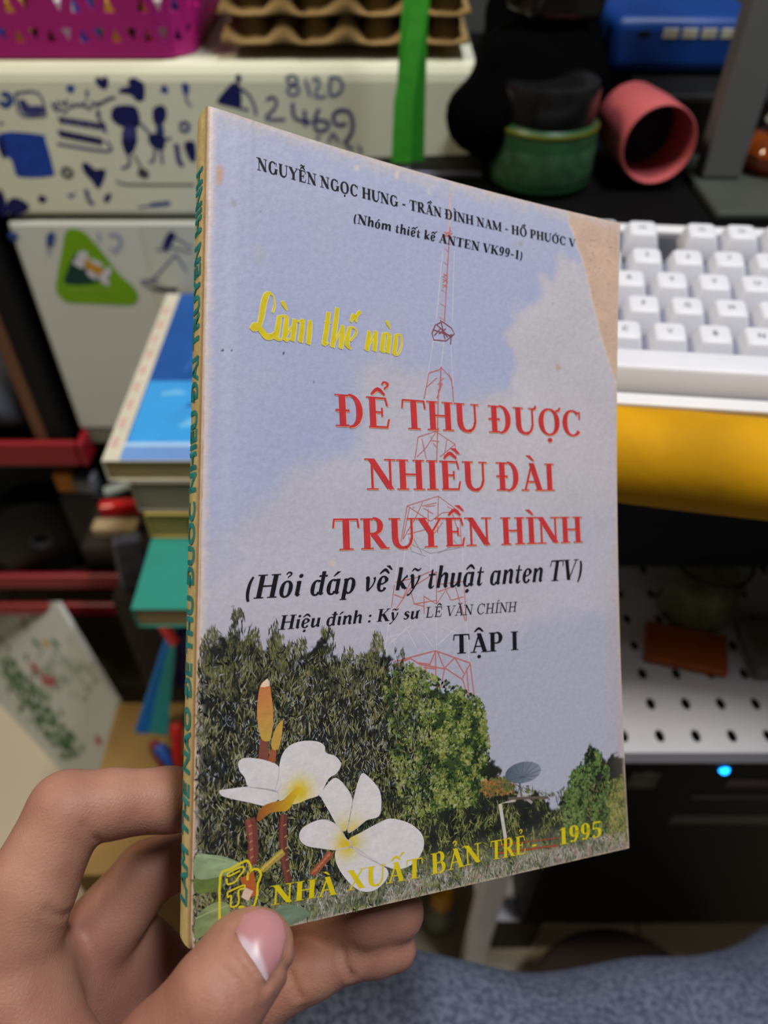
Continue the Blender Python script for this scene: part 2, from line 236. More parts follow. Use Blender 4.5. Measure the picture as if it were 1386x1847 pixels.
TOWER = [('p',0.7,[(69.0,186.4),(68.4,173.7)]),('r',0.35,[(68.8,176.8),(66.8,149.1)]),('w',0.35,[(66.4,169.3),(64.2,149.7)]),('w',0.35,[(70.2,170.1),(69.4,150.0)]),('p',0.22,[(67.5,175.5),(68.8,174.7)]),('r',0.22,[(67.4,174.2),(68.7,173.3)]),('p',0.22,[(67.2,172.8),(68.6,172.0)]),('p',0.22,[(67.1,171.5),(68.5,170.7)]),('r',0.22,[(67.0,170.2),(68.4,169.4)]),('p',0.22,[(66.9,168.9),(68.4,168.1)]),('p',0.22,[(66.7,167.6),(68.3,166.8)]),('r',0.22,[(66.6,166.3),(68.2,165.5)]),('p',0.22,[(66.5,164.9),(68.1,164.2)]),('p',0.22,[(66.4,163.6),(68.0,162.8)]),('r',0.22,[(66.2,162.3),(67.9,161.5)]),('p',0.22,[(66.1,161.0),(67.9,160.2)]),('p',0.22,[(66.0,159.7),(67.8,158.9)]),('r',0.22,[(65.9,158.4),(67.7,157.6)]),('p',0.22,[(65.7,157.1),(67.6,156.3)]),('p',0.22,[(65.6,155.8),(67.5,155.0)]),('r',0.22,[(65.5,154.5),(67.4,153.7)]),('p',0.22,[(65.4,153.2),(67.4,152.5)]),('p',0.22,[(65.2,151.9),(67.3,151.2)]),('r',0.22,[(65.1,150.6),(67.2,149.9)]),('r',0.4,[(66.8,174.8),(69.3,174.6)]),('r',0.3,[(69.3,175.8),(66.8,173.8)]),('r',0.4,[(66.4,174.0),(69.6,173.9)]),('r',0.3,[(69.6,175.1),(66.4,173.0)]),('r',0.4,[(66.6,162.9),(68.0,162.4)]),('r',0.3,[(68.0,163.5),(66.6,161.9)]),('r',0.4,[(66.4,161.4),(68.0,160.9)]),('r',0.3,[(68.0,162.1),(66.4,160.4)]),('r',0.4,[(66.3,159.9),(67.9,159.4)]),('r',0.3,[(67.9,160.5),(66.3,158.9)]),('d',0.45,[(62.8,145.8),(63.9,148.2),(66.2,149.5),(69.1,148.2),(70.1,146.7),(67.3,144.3),(63.4,144.0),(62.8,145.8)]),('d',0.45,[(63.5,145.2),(65.6,147.5),(67.9,145.4)]),('d',0.45,[(64.5,148.3),(66.8,146.7),(69.1,145.5)]),('d',0.45,[(65.6,149.9),(67.0,144.8)]),('d',0.45,[(63.1,146.8),(69.6,145.9)]),('d',0.45,[(65.0,145.9),(67.3,147.7)]),('d',0.45,[(69.1,146.5),(68.8,143.5)]),('w',0.3,[(63.2,143.7),(60.7,130.5)]),('w',0.3,[(66.7,144.2),(65.6,136.8)]),('w',0.3,[(68.9,144.0),(69.6,131.5)]),('w',0.3,[(63.4,143.5),(66.7,144.7),(66.2,143.4),(63.2,143.7)]),('r',0.3,[(62.0,134.9),(64.7,135.8),(65.8,136.8)]),('r',0.3,[(68.1,135.6),(69.6,131.5)]),('r',0.45,[(65.6,136.8),(65.5,131.0)]),('r',0.35,[(65.8,137.1),(64.7,128.0)]),('r',0.35,[(61.7,134.6),(64.5,135.9)]),('r',0.35,[(61.7,134.6),(60.2,127.5)]),('r',0.35,[(65.8,136.7),(69.1,134.0),(69.7,127.6)]),('r',0.35,[(60.9,130.7),(64.3,133.7)]),('r',0.35,[(64.2,128.0),(66.1,132.6)]),('r',0.35,[(64.5,131.8),(66.5,134.0)]),('r',0.4,[(64.8,130.6),(64.1,111.0)]),('r',0.32,[(58.3,117.1),(63.8,119.1),(70.1,116.1),(70.5,111.4)]),('r',0.32,[(58.3,117.1),(57.2,111.1)]),('r',0.32,[(59.4,116.8),(60.8,111.4)]),('r',0.32,[(63.8,118.8),(60.8,114.5),(57.9,111.8)]),('r',0.32,[(70.1,116.1),(65.2,112.3)]),('r',0.32,[(62.6,116.5),(64.9,116.4)]),('r',0.32,[(63.0,115.9),(64.1,114.7)]),('r',0.32,[(67.5,117.5),(66.3,111.7)]),('w',0.35,[(59.4,116.8),(53.5,83.7)]),('w',0.35,[(70.1,115.8),(72.4,83.8)]),('w',0.3,[(64.1,112.2),(64.4,99.8)]),('r',0.3,[(54.8,98.7),(64.5,101.7),(71.3,97.8),(71.9,88.4)]),('r',0.3,[(54.8,98.7),(52.9,89.4)]),('r',0.3,[(55.5,98.3),(53.5,90.0)]),('r',0.3,[(54.8,98.7),(62.0,94.9)]),('r',0.3,[(59.6,99.9),(57.2,95.4),(53.5,90.0)]),('r',0.3,[(64.5,101.7),(64.2,91.8)]),('r',0.3,[(62.0,94.9),(65.8,97.3),(71.3,97.8)]),('r',0.3,[(59.4,98.8),(63.9,99.9)]),('r',0.3,[(59.8,98.3),(62.8,96.9)]),('r',0.3,[(60.5,98.7),(63.4,99.1)]),('r',0.3,[(61.3,98.1),(61.2,93.3)]),('r',0.3,[(54.8,91.3),(62.0,93.0)]),('r',0.3,[(67.4,99.0),(70.5,97.8)]),('r',0.3,[(62.0,90.8),(64.2,92.7),(65.8,94.7)]),('r',0.3,[(68.9,97.4),(71.4,91.0)]),('r',0.3,[(54.9,92.2),(57.5,95.7)]),('k',0.22,[(55.7,88.8),(61.9,86.4),(71.5,88.1)]),('k',0.22,[(55.3,90.7),(56.0,86.9),(60.4,85.7)]),('k',0.22,[(59.7,87.6),(62.7,88.9)]),('k',0.22,[(67.7,91.5),(70.4,89.0)]),('k',0.22,[(64.2,86.4),(68.8,88.4)]),('k',0.22,[(56.8,90.1),(59.3,86.3)]),('w',0.3,[(52.0,85.0),(48.1,61.7)]),('w',0.3,[(63.8,86.4),(63.6,60.9)]),('w',0.3,[(71.9,86.5),(73.9,57.6)]),('w',0.3,[(62.1,86.4),(61.9,81.3)]),('w',0.3,[(59.5,65.8),(62.5,61.9)]),('w',0.3,[(49.1,65.0),(53.0,66.0)]),('w',0.3,[(49.1,63.2),(55.5,67.8)]),('w',0.3,[(54.1,67.8),(57.3,62.2)]),('w',0.3,[(65.5,67.1),(72.4,64.3)]),('w',0.3,[(64.0,62.5),(70.1,66.9)]),('w',0.3,[(49.5,66.2),(51.2,62.5)]),('r',0.33,[(50.9,78.3),(50.0,72.5)]),('r',0.33,[(55.6,77.3),(50.9,71.6)]),('r',0.33,[(51.1,78.9),(57.4,80.1),(62.6,81.9)]),('r',0.33,[(50.9,75.8),(53.4,74.9)]),('r',0.33,[(56.0,79.5),(53.4,74.9)]),('r',0.33,[(55.6,77.3),(60.4,79.8),(63.8,81.6)]),('r',0.33,[(63.8,81.6),(63.7,73.1)]),('r',0.33,[(59.8,75.4),(59.8,70.7)]),('r',0.33,[(55.6,77.2),(56.8,73.3),(59.8,72.6)]),('r',0.33,[(63.7,78.2),(72.6,79.0)]),('r',0.33,[(69.8,77.5),(72.8,68.4)]),('r',0.33,[(72.6,78.1),(73.2,68.4)]),('r',0.33,[(66.4,77.2),(68.3,74.0)]),('r',0.33,[(68.3,74.0),(72.5,74.9)]),('r',0.33,[(60.0,75.1),(63.7,73.1),(66.4,76.5)]),('r',0.33,[(64.1,76.3),(69.5,77.8)]),('r',0.33,[(56.8,73.3),(63.7,74.1)]),('r',0.42,[(50.9,58.9),(63.2,61.0),(74.2,57.2)]),('r',0.42,[(47.7,58.5),(47.2,56.1)]),('r',0.42,[(74.2,57.2),(75.5,47.9)]),('r',0.42,[(73.1,56.0),(73.7,48.1)]),('r',0.42,[(63.2,61.0),(63.3,51.4)]),('r',0.42,[(55.5,59.5),(51.2,58.0)]),('r',0.42,[(55.5,59.5),(58.4,57.8),(65.8,56.2)]),('r',0.42,[(63.2,60.8),(61.3,57.4)]),('r',0.42,[(63.9,60.6),(66.0,56.1),(64.8,51.3)]),('r',0.42,[(66.0,56.5),(71.8,52.9),(73.3,48.4)]),('r',0.42,[(69.2,59.1),(72.2,54.5)]),('r',0.42,[(74.2,56.9),(71.4,53.0)]),('r',0.42,[(65.8,56.2),(69.2,58.8)]),('r',0.42,[(59.5,56.9),(63.5,56.3)]),('r',0.42,[(58.0,58.2),(61.7,57.6)]),('r',0.42,[(58.7,57.5),(59.1,55.3)]),('r',0.42,[(60.2,57.7),(60.2,55.3)])]
DOOD_F=[('n',[(-203.6,782.4),(-200.4,784.3),(-198.7,782.8),(-196.0,784.8),(-194.3,782.4),(-195.5,778.5),(-198.3,776.0),(-202.1,778.0)]),('b',[(-225.2,778.0),(-222.8,779.0),(-219.2,778.5),(-220.4,775.0),(-223.3,773.5),(-225.4,775.5)]),('b',[(-143.2,779.4),(-140.3,780.4),(-138.0,778.5),(-139.4,773.5),(-142.7,773.0)]),('n',[(-180.7,781.9),(-176.0,783.8),(-172.2,781.9),(-169.5,779.4),(-171.7,769.6),(-177.3,768.6),(-180.8,772.6),(-189.1,774.0),(-186.2,777.0),(-180.4,778.5)]),('n',[(-196.8,762.5),(-192.2,765.5),(-180.2,765.5),(-177.5,760.4),(-178.6,753.2),(-182.6,750.1),(-192.4,751.1),(-198.4,756.3)]),('n',[(-194.2,743.7),(-182.9,744.2),(-185.8,736.1),(-190.3,731.8),(-194.1,732.3)]),('m',[(-190.2,751.1),(-182.5,750.6),(-183.5,743.7),(-193.7,743.7)]),('k',[(-187.9,719.5),(-183.4,721.7),(-179.5,718.3),(-181.6,713.7),(-187.2,714.9)]),('n',[(-167.2,762.5),(-161.5,766.0),(-157.5,764.0),(-158.3,757.4),(-163.3,752.2),(-168.0,753.2)]),('m',[(-166.4,753.2),(-161.9,753.2),(-162.3,745.8),(-167.9,745.8)]),('n',[(-173.5,745.8),(-162.3,745.8),(-163.5,737.2),(-166.9,734.5),(-174.0,738.3)]),('b',[(-158.2,777.0),(-155.5,779.4),(-153.4,776.5),(-154.5,773.5),(-158.7,774.5)]),('n',[(-148.9,739.4),(-140.8,740.5),(-142.0,727.3),(-146.6,727.3)]),('B',[(-283.0,746.9),(-253.1,745.8),(-251.1,741.5),(-251.5,721.7),(-254.6,715.5),(-279.2,714.9),(-281.3,720.6),(-281.5,728.4),(-288.0,732.9)]),('n',[(-283.4,745.8),(-282.1,741.5),(-285.0,728.4),(-288.0,732.9)]),('m',[(-261.8,768.6),(-257.6,769.6),(-256.2,765.5),(-246.9,765.5),(-246.3,760.4),(-260.8,759.9)]),('n',[(-228.8,724.5),(-225.0,725.7),(-219.5,720.6),(-215.8,721.2),(-212.1,720.0),(-214.0,714.9),(-221.1,705.6),(-225.1,712.6),(-228.8,718.3)]),('n',[(-270.1,699.7),(-266.1,700.9),(-263.5,697.9),(-266.8,694.9),(-270.2,695.5)]),('b',[(-246.8,702.1),(-243.5,701.5),(-239.2,703.9),(-242.0,700.3),(-244.9,698.5)]),('n',[(-218.5,699.7),(-213.6,702.7),(-212.1,701.5),(-216.0,695.5),(-219.0,695.5)]),('n',[(-295.0,696.1),(-286.9,699.1),(-278.9,692.5),(-286.3,686.4),(-297.2,686.4)]),('n',[(-280.1,755.3),(-278.0,753.2),(-281.2,752.2)]),('n',[(-297.2,706.8),(-296.2,696.1),(-298.6,685.8),(-304.6,685.8)]),('n',[(-118.8,769.9),(-112.5,776.1),(-106.6,780.5),(-101.8,777.5),(-103.1,763.6),(-107.4,764.1),(-118.8,766.8)]),('n',[(-104.1,784.9),(-102.0,786.1),(-100.4,784.4),(-101.8,780.5),(-104.2,780.5)])]
DOOD_S=[('b',1.2,[(-141.0,773.5),(-141.4,768.6),(-138.7,765.0)]),('n',1.5,[(-192.0,731.8),(-193.2,724.0),(-199.7,721.2)]),('n',1.2,[(-188.0,731.8),(-184.5,721.7)]),('n',1.5,[(-206.4,765.5),(-196.6,770.1),(-192.1,770.6)]),('m',1.5,[(-178.4,754.2),(-172.4,745.8)]),('m',1.5,[(-171.1,736.1),(-174.1,727.3),(-177.8,726.2)]),('m',1.5,[(-166.8,735.0),(-167.8,724.5)]),('m',1.3,[(-163.2,741.5),(-157.1,743.7)]),('m',2,[(-149.9,752.2),(-145.1,754.2),(-142.9,751.1),(-146.2,747.9),(-150.3,750.1)]),('m',3,[(-154.6,739.4),(-154.8,726.2),(-151.8,724.0)]),('b',3.2,[(-272.9,772.6),(-268.0,772.6),(-267.8,768.6),(-273.2,765.5),(-275.4,768.6)]),('m',1.3,[(-262.8,773.5),(-246.4,774.0),(-245.2,760.4),(-249.2,758.4),(-263.3,758.9),(-263.7,767.6),(-262.8,773.5)]),('m',1.3,[(-239.2,767.6),(-237.2,765.0),(-234.0,768.6)]),('m',1.3,[(-238.5,764.5),(-236.5,762.0),(-233.5,764.8)]),('m',1.3,[(-233.3,763.5),(-231.3,761.0),(-228.5,763.1)]),('m',1.3,[(-232.3,768.6),(-230.4,766.0),(-227.1,769.6)]),('m',1.3,[(-228.0,766.5),(-226.0,764.0),(-223.0,766.8)]),('m',1.3,[(-223.4,767.6),(-221.4,765.0),(-218.6,767.1)]),('m',1.3,[(-219.0,767.6),(-217.0,765.0),(-213.8,768.6)]),('m',1.3,[(-215.2,765.5),(-213.2,763.0),(-210.2,765.8)]),('m',1.3,[(-210.0,768.6),(-208.0,766.0),(-205.2,768.2)]),('n',1.8,[(-235.9,758.4),(-235.3,753.7),(-232.3,757.9)]),('m',1.8,[(-231.9,757.8),(-231.3,753.1),(-228.3,757.2)]),('n',1.8,[(-227.9,757.1),(-227.2,752.5),(-224.3,756.6)]),('m',1.8,[(-223.9,756.5),(-223.2,751.8),(-220.3,756.0)]),('n',1.8,[(-219.8,755.9),(-219.1,751.2),(-216.2,755.4)]),('m',1.8,[(-215.8,755.3),(-215.1,750.6),(-212.2,754.8)]),('n',1.8,[(-211.8,754.7),(-211.0,749.9),(-208.1,754.1)]),('m',1.8,[(-207.7,754.0),(-206.9,749.3),(-204.1,753.5)]),('m',1.2,[(-212.7,774.5),(-209.9,775.0)]),('m',1.2,[(-211.3,774.5),(-212.4,770.6)]),('m',1.2,[(-207.0,763.5),(-208.3,758.4),(-205.3,761.5)]),('n',2.6,[(-238.7,749.0),(-237.5,744.8),(-234.6,747.9)]),('n',2.6,[(-234.5,748.2),(-233.3,743.9),(-230.3,747.1)]),('n',2.6,[(-230.3,747.3),(-229.0,743.0),(-226.1,746.2)]),('n',2.6,[(-226.0,746.5),(-224.8,742.2),(-221.9,745.4)]),('n',2.6,[(-221.8,745.6),(-220.5,741.3),(-217.6,744.5)]),('n',2.6,[(-217.5,744.8),(-216.2,740.5),(-213.3,743.7)]),('n',2.6,[(-213.3,743.9),(-211.9,739.6),(-209.1,742.8)]),('m',1.5,[(-243.3,739.4),(-206.2,733.9),(-206.0,741.5)]),('n',1.5,[(-207.2,758.4),(-204.7,746.9)]),('k',2.2,[(-244.3,720.6),(-240.1,721.2),(-238.2,717.8),(-242.5,714.9),(-245.3,717.2),(-244.3,720.6)]),('k',1.2,[(-205.8,712.6),(-201.3,709.7),(-185.0,709.1),(-146.3,709.1)]),('m',2.4,[(-231.1,705.6),(-230.7,696.1),(-227.6,694.3)]),('b',2.6,[(-183.7,693.1),(-167.8,694.9)]),('m',1.0,[(-193.7,691.3),(-182.5,693.1)]),('m',1.5,[(-101.8,777.0),(-95.7,771.7),(-92.9,762.7),(-93.3,759.0)]),('m',1.5,[(-102.6,763.6),(-97.8,762.7)]),('b',1.3,[(-65.0,779.2),(-68.6,782.3),(-66.9,784.9),(-62.6,784.9),(-60.9,781.8),(-65.0,779.2),(-68.7,775.7),(-66.5,772.6),(-61.6,773.5),(-60.8,777.5),(-65.0,779.2)]),('b',1.3,[(-55.5,783.6),(-54.1,777.0),(-52.5,771.7)]),('b',1.3,[(-50.9,781.8),(-47.4,783.6),(-45.7,780.5),(-49.1,771.7),(-41.4,771.7)]),('b',1.5,[(-37.8,784.0),(-38.4,772.6),(-32.5,773.5),(-29.5,777.9),(-31.2,783.1),(-37.8,784.0)]),('m',1.6,[(-84.4,769.0),(-80.2,771.3),(-77.1,769.0),(-79.1,763.6),(-86.2,756.7),(-71.9,756.3)]),('m',2,[(-65.5,767.7),(-64.9,757.2),(-53.2,754.4)]),('m',2,[(-57.5,762.7),(-57.4,751.6)]),('m',2,[(-46.7,763.6),(-50.6,756.3),(-49.6,748.8),(-42.6,749.3),(-40.8,754.4),(-49.1,755.8)]),('m',2.1,[(-27.4,753.5),(-34.4,752.5),(-37.1,758.1),(-33.0,762.2),(-26.2,761.8),(-23.3,757.2),(-23.6,747.8),(-29.9,739.2)]),('m',1.6,[(-41.0,740.2),(-37.7,746.9),(-33.9,740.2)]),('m',1.6,[(-50.0,742.1),(-47.8,745.0)]),('m',1.8,[(-27.9,738.3),(-23.0,735.3)]),('m',1.4,[(-18.8,738.3),(-16.9,732.4)])]
LOW_F=[('b',[(-303.2,671.7),(-295.9,670.3),(-298.1,665.6),(-302.9,665.0)]),('b',[(-272.4,669.0),(-265.8,671.7),(-268.2,663.6),(-272.1,659.5),(-275.1,660.2)]),('n',[(-179.1,663.6),(-172.9,671.7),(-168.3,669.0),(-177.3,656.0),(-181.0,657.4)])]
LOW_S=[('l',1.0,[(-274.7,659.5),(-275.5,652.6)]),('l',1.2,[(-222.6,669.0),(-214.8,669.0),(-214.5,662.2),(-220.6,656.0),(-224.1,658.1)]),('l',1.0,[(-229.7,671.7),(-231.8,663.6)]),('m',1.2,[(-181.6,660.9),(-158.0,654.0)]),('m',1.2,[(-171.4,652.6),(-194.7,629.7)]),('m',1.2,[(-171.4,652.6),(-165.0,637.0)]),('m',1.2,[(-169.8,667.7),(-157.3,658.1)]),('m',1.2,[(-186.4,656.7),(-176.2,655.4)]),('m',1.2,[(-204.5,628.2),(-196.6,620.8),(-176.7,617.8)]),('m',1.2,[(-197.7,628.2),(-180.5,619.3)]),('m',1.2,[(-205.9,628.2),(-190.5,630.4)]),('k',3,[(-196.3,622.3),(-191.3,620.0),(-185.7,620.8),(-176.2,620.8)])]
STICK={'tri':[(-258.2,669.0),(-254.4,673.0),(-249.0,674.1),(-242.6,671.7),(-238.7,667.0),(-230.7,652.6),(-223.0,635.5),(-213.7,623.8),(-210.9,614.8),(-214.6,607.9),(-222.0,605.9),(-249.3,607.1),(-272.5,608.4),(-278.0,613.3),(-279.8,620.8),(-274.5,634.1),(-265.2,654.0)],'dark':[(-270.8,626.0),(-265.6,637.0),(-258.3,648.4),(-251.4,654.0),(-247.7,648.4),(-237.6,631.1),(-250.0,625.3)],'p':[[(-253.3,651.9),(-245.6,656.0),(-243.7,648.4),(-248.5,645.5),(-253.4,647.0)],[(-255.6,648.4),(-248.9,644.1),(-251.4,639.8),(-258.2,644.1)],[(-243.7,648.4),(-237.5,647.0),(-233.3,642.7),(-240.3,641.3)],[(-249.1,638.4),(-243.7,638.4),(-242.0,629.7),(-248.0,632.6)],[(-239.1,635.5),(-229.6,641.3),(-228.0,637.0),(-233.5,631.1),(-238.3,628.2)],[(-241.4,637.0),(-235.5,634.1),(-232.3,625.3),(-238.7,626.7)]],'y':[(-248.5,645.5),(-244.8,649.1),(-242.7,644.8),(-237.4,642.0),(-234.6,637.7),(-239.5,634.1),(-242.8,637.0),(-247.6,639.1)],'tx':[(-270.5,620.0),(-229.7,619.3)]}
# ------------------------------------------------------------------ the room
def struct(o): o['kind'] = 'structure'; return o
def floor_mat():
    m = mat('floor_tile', (206, 192, 168), rough=.35, var=.1, scale=9)
    nt = m.node_tree; N = nt.nodes; K = nt.links; b = N['Principled BSDF']
    br = N.new('ShaderNodeTexBrick'); br.offset = 0; br.inputs['Scale'].default_value = 1; br.inputs['Brick Width'].default_value = .3; br.inputs['Row Height'].default_value = .3
    br.inputs['Mortar Size'].default_value = .0022; br.inputs['Mortar'].default_value = L4((150, 136, 112)); br.inputs['Color1'].default_value = (1, 1, 1, 1); br.inputs['Color2'].default_value = (.96, .95, .93, 1)
    mp = N.new('ShaderNodeMapping'); mp.inputs['Rotation'].default_value = (0, 0, .06); mp.inputs['Location'].default_value = (.03, .06, 0)
    tc = N.new('ShaderNodeTexCoord'); K.new(tc.outputs['Object'], mp.inputs['Vector']); K.new(mp.outputs['Vector'], br.inputs['Vector'])
    src = b.inputs['Base Color'].links[0].from_socket
    mx = N.new('ShaderNodeMix'); mx.data_type = 'RGBA'; mx.blend_type = 'MULTIPLY'; mx.inputs[0].default_value = 1
    K.new(src, mx.inputs[6]); K.new(br.outputs['Color'], mx.inputs[7]); K.new(mx.outputs[2], b.inputs['Base Color'])
    return m
wallm = mat('wall_paint', (74, 76, 74), rough=.9, var=.15, scale=6)
wallp = mat('pale_wall_paint', (118, 116, 110), rough=.9, var=.08, scale=5)
RX0, RX1, RY0, RY1, RZ = -1.25, 1.25, -1.3, 1.0, 2.4
struct(MB().box(RX0, RX1, RY0, RY1, -.05, 0).build('floor', floor_mat()))
struct(MB().box(RX0, RX1, RY0, RY1, RZ, RZ+.05).build('ceiling', mat('ceiling_paint', (150, 148, 142), rough=.9, var=.05)))
struct(MB().box(RX0, RX1, RY1, RY1+.05, 0, RZ).build('wall_back', wallm))
struct(MB().box(RX0, RX1, RY0-.05, RY0, 0, RZ).build('wall_front', wallp))
struct(MB().box(RX0-.05, RX0, RY0, RY1, 0, RZ).build('wall_left', wallp))
struct(MB().box(RX1, RX1+.05, RY0, RY1, 0, RZ).build('wall_right', wallp))

# ------------------------------------------------------------------ desk with keyboard
black = mat('black_laminate', (5, 5, 6), spec=.2, rough=.5, var=.3)
t = thing('desk', 'black desk under the white keyboard and the jar', 'desk', (0, 0, 0))
d = MB(); pl_ = [(-.045, .287), (.95, .127), (.95, .93), (.075, .93), (.075, .592), (-.045, .582)]  # unseen left end is stretched out to shade the floor below
d.add([(x, y, .713) for x, y in pl_]+[(x, y, .735) for x, y in pl_], [tuple(range(5, -1, -1)), tuple(range(6, 12))]+[(i, (i+1) % 6, 6+(i+1) % 6, 6+i) for i in range(6)])
d.build('desk_top', black, t, bevel=.002)
MB().box(.90, .93, .16, .9, 0, .713).build('side_panel', black, t)
MB().box(.09, .13, .86, .9, 0, .713).build('leg', mat('dark_brown_wood', (52, 38, 32), rough=.6, var=.3, scale=40, stretch=(6, 6, 1)), t)
MB().box(.12, .90, .88, .9, .05, .713).build('back_panel', black, t)
MB().box(.04, .90, .30, .312, .604, .713).build('apron', black, t)

yw = mat('yellow_foam', (206, 150, 14), spec=.15, rough=.75, var=.22, scale=35, bump=.25, bscale=120, c2=None)
ax = Vector((math.cos(-.16), math.sin(-.16), 0)); cY = Vector((.13, .2325, .7452))
b = MB(); pts = [cY+ax*s for s in np.linspace(-.17, .75, 24)]
b.tube(pts, [.0195+.0006*math.sin(i*1.7)+.0018*(i/23) for i in range(24)], n=28)
tag(b.build('foam_tube', yw, None, smooth=True), 'yellow rounded foam tube along the desk edge in front of white keyboard', 'foam tube')
# scuffs on the tube are its own dark nicks
kb = thing('keyboard', 'white mechanical keyboard with grey legends on the black desk', 'keyboard', (.02462931, .30194288, .76875527), (.11674, -.0147, -.12355))
kb.rotation_mode = 'XYZ'
U = .01905
white = mat('white_key_plastic', (212, 213, 222), rough=.4, var=.05, scale=40)
casem = mat('white_case_plastic', (214, 214, 218), rough=.45, var=.08, scale=25)
yl = 4.25*U
cs = MB(); X0, X1, Y0, Y1 = -.55*U, 17.9*U, -1.58*U, yl+.62*U
cs.box(X0-.006, X1+.006, Y0-.007, Y1+.007, -.030, -.0135)
cs.box(X0-.006, X1+.006, Y0-.007, Y0, -.0135, -.0085); cs.box(X0-.006, X1+.006, Y1, Y1+.007, -.0135, -.0085)
cs.box(X0-.006, X0, Y0, Y1, -.0135, -.0085); cs.box(X1, X1+.006, Y0, Y1, -.0135, -.0085)
cs.build('case', casem, kb, bevel=.0012)
MB().box(X0+.0005, X1-.0005, Y0+.0005, Y1-.0005, -.0134, -.0118).build('gap_shade_plate', mat('key_gap_shade', (58, 60, 68), rough=.5), kb)  # dark plate added, its colour stands for the shadow between the keys
def keycap(cx, cy, w=1.0, dz=0.0):
    hw = w*U/2-.0005; hd = U/2-.0005; tw = hw-.0028; b = []
    ring = lambda x, y, r, z, oy: [(x*sx*1.0-r*sx*(1-q)*1.0 if False else sx*(x-r*(1-math.cos(a)) if False else x), 0, 0) for sx in ()]
    lv = [(-.0115, hw, hd, 0, .0012), (-.0105, hw, hd, 0, .0012), (-.0012, tw+.0005, hd-.0028, .0008, .002), (-.0003, tw, hd-.0034, .0009, .0022), (0, tw-.0006, hd-.0042, .001, .0022)]
    V = []; n = 16
    for z, x, y, oy, r in lv:
        for qx, qy, a0 in ((1, 1, 0), (-1, 1, 90), (-1, -1, 180), (1, -1, 270)):
            for k in range(4):
                a = math.radians(a0+k*30); V.append((qx*(x-r)+r*math.cos(a), oy+qy*(y-r)+r*math.sin(a), z+dz))
    b_ = MB(); F = [(i*n+k, i*n+(k+1) % n, (i+1)*n+(k+1) % n, (i+1)*n+k) for i in range(4) for k in range(n)]
    m = 4*n; V.append((0, .001, -.0007+dz)); F += [(m+k, m+(k+1) % n, len(V)-1) for k in range(n)]
    b_.add(V, F); o = b_.build('keycap', white, kb, smooth=True); o.location = (cx, cy, 0); return o
proto = {}
legm = mat('grey_legend', (112, 112, 126), rough=.5, var=.05)
def key(cu, row, w=1.0, leg=None, y=None):
    y = row*U if y is None else y
    if w not in proto: o = keycap(0, 0, w); proto[w] = o
    else: o = proto[w].copy(); COL.objects.link(o)
    o.location = (cu*U, y, 0)
    if leg:
        me = text_mesh(leg, .0042 if len(leg) < 2 else .0034); vs = np.array([v.co[:] for v in me.vertices]) if len(me.vertices) else np.zeros((0, 3))
        c = (vs.max(0)+vs.min(0))/2
        for v in me.vertices: v.co = ((v.co.x-c[0]), .0012+(v.co.y-c[1])*1.0, .0001)
        link('legend', me, legm, o)
R = [('`1234567890-=', 0., 3), ('QWERTYUIOP[]', 1.5, 2), ("ASDFGHJKL;'", 1.75, 1), ('ZXCVBNM,./', 2.25, 0)]
for s, off, r in R:
    for i, ch in enumerate(s): key(off+i, r, 1.0, ch if r*U < 1 else None)
key(13.5, 3, 2.0); key(.25, 2, 1.5); key(13.75, 2, 1.5); key(.375, 1, 1.75); key(13.125, 1, 2.25); key(.625, 0, 2.25); key(13.2, 0, 2.6)
for i, c in enumerate((0, 2, 3, 4, 5, 6.5, 7.5, 8.5, 9.5, 11, 12, 13, 14)): key(c, 4.25, 1.0, 'Esc' if i == 0 else 'F%d' % i)
for c, w in ((.125, 1.25), (1.375, 1.25), (2.625, 1.25), (10.2, 1.25), (11.45, 1.25), (12.7, 1.25), (13.95, 1.2)): key(c, -1, w)
key(6.4, -1, 6.2)
for c in (15.25, 16.25, 17.25):
    for r in (4.25, 3, 2, -1): key(c, r)
key(16.25, 0)

# things on the desk behind the keyboard
def jar():
    x, y = .107, .540
    t = thing('cosmetic_jar', 'green jar with glossy black screw lid on the dark desk', 'jar', (x, y, .735))
    MB().lathe([(0, .0005), (.028, .0005), (.0335, .004), (.0343, .010), (.0343, .036), (.0335, .040), (.030, .043), (.0, .043)], 40).build('body', mat('green_jar', (46, 90, 56), rough=.4, var=.35, scale=45), t, smooth=True)
    MB().lathe([(.0343, .0380), (.0346, .0388), (.0344, .0400), (.0335, .041)], 40).build('rim', mat('yellow_green_rim', (86, 94, 26), rough=.35, var=.1), t, smooth=True)
    MB().lathe([(.0300, .0425), (.0315, .044), (.0315, .061), (.030, .0645), (.025, .0655), (0, .0655)], 40).build('lid', mat('black_gloss', (20, 20, 22), rough=.2, var=.3, spec=.5), t, smooth=True)
    MB().lathe([(.0344, .009), (.0346, .010), (.0346, .028), (.0344, .029)], 40).build('label_band', mat('jar_label', (58, 100, 66), rough=.6, var=.5, scale=150), t, smooth=True)
jar()
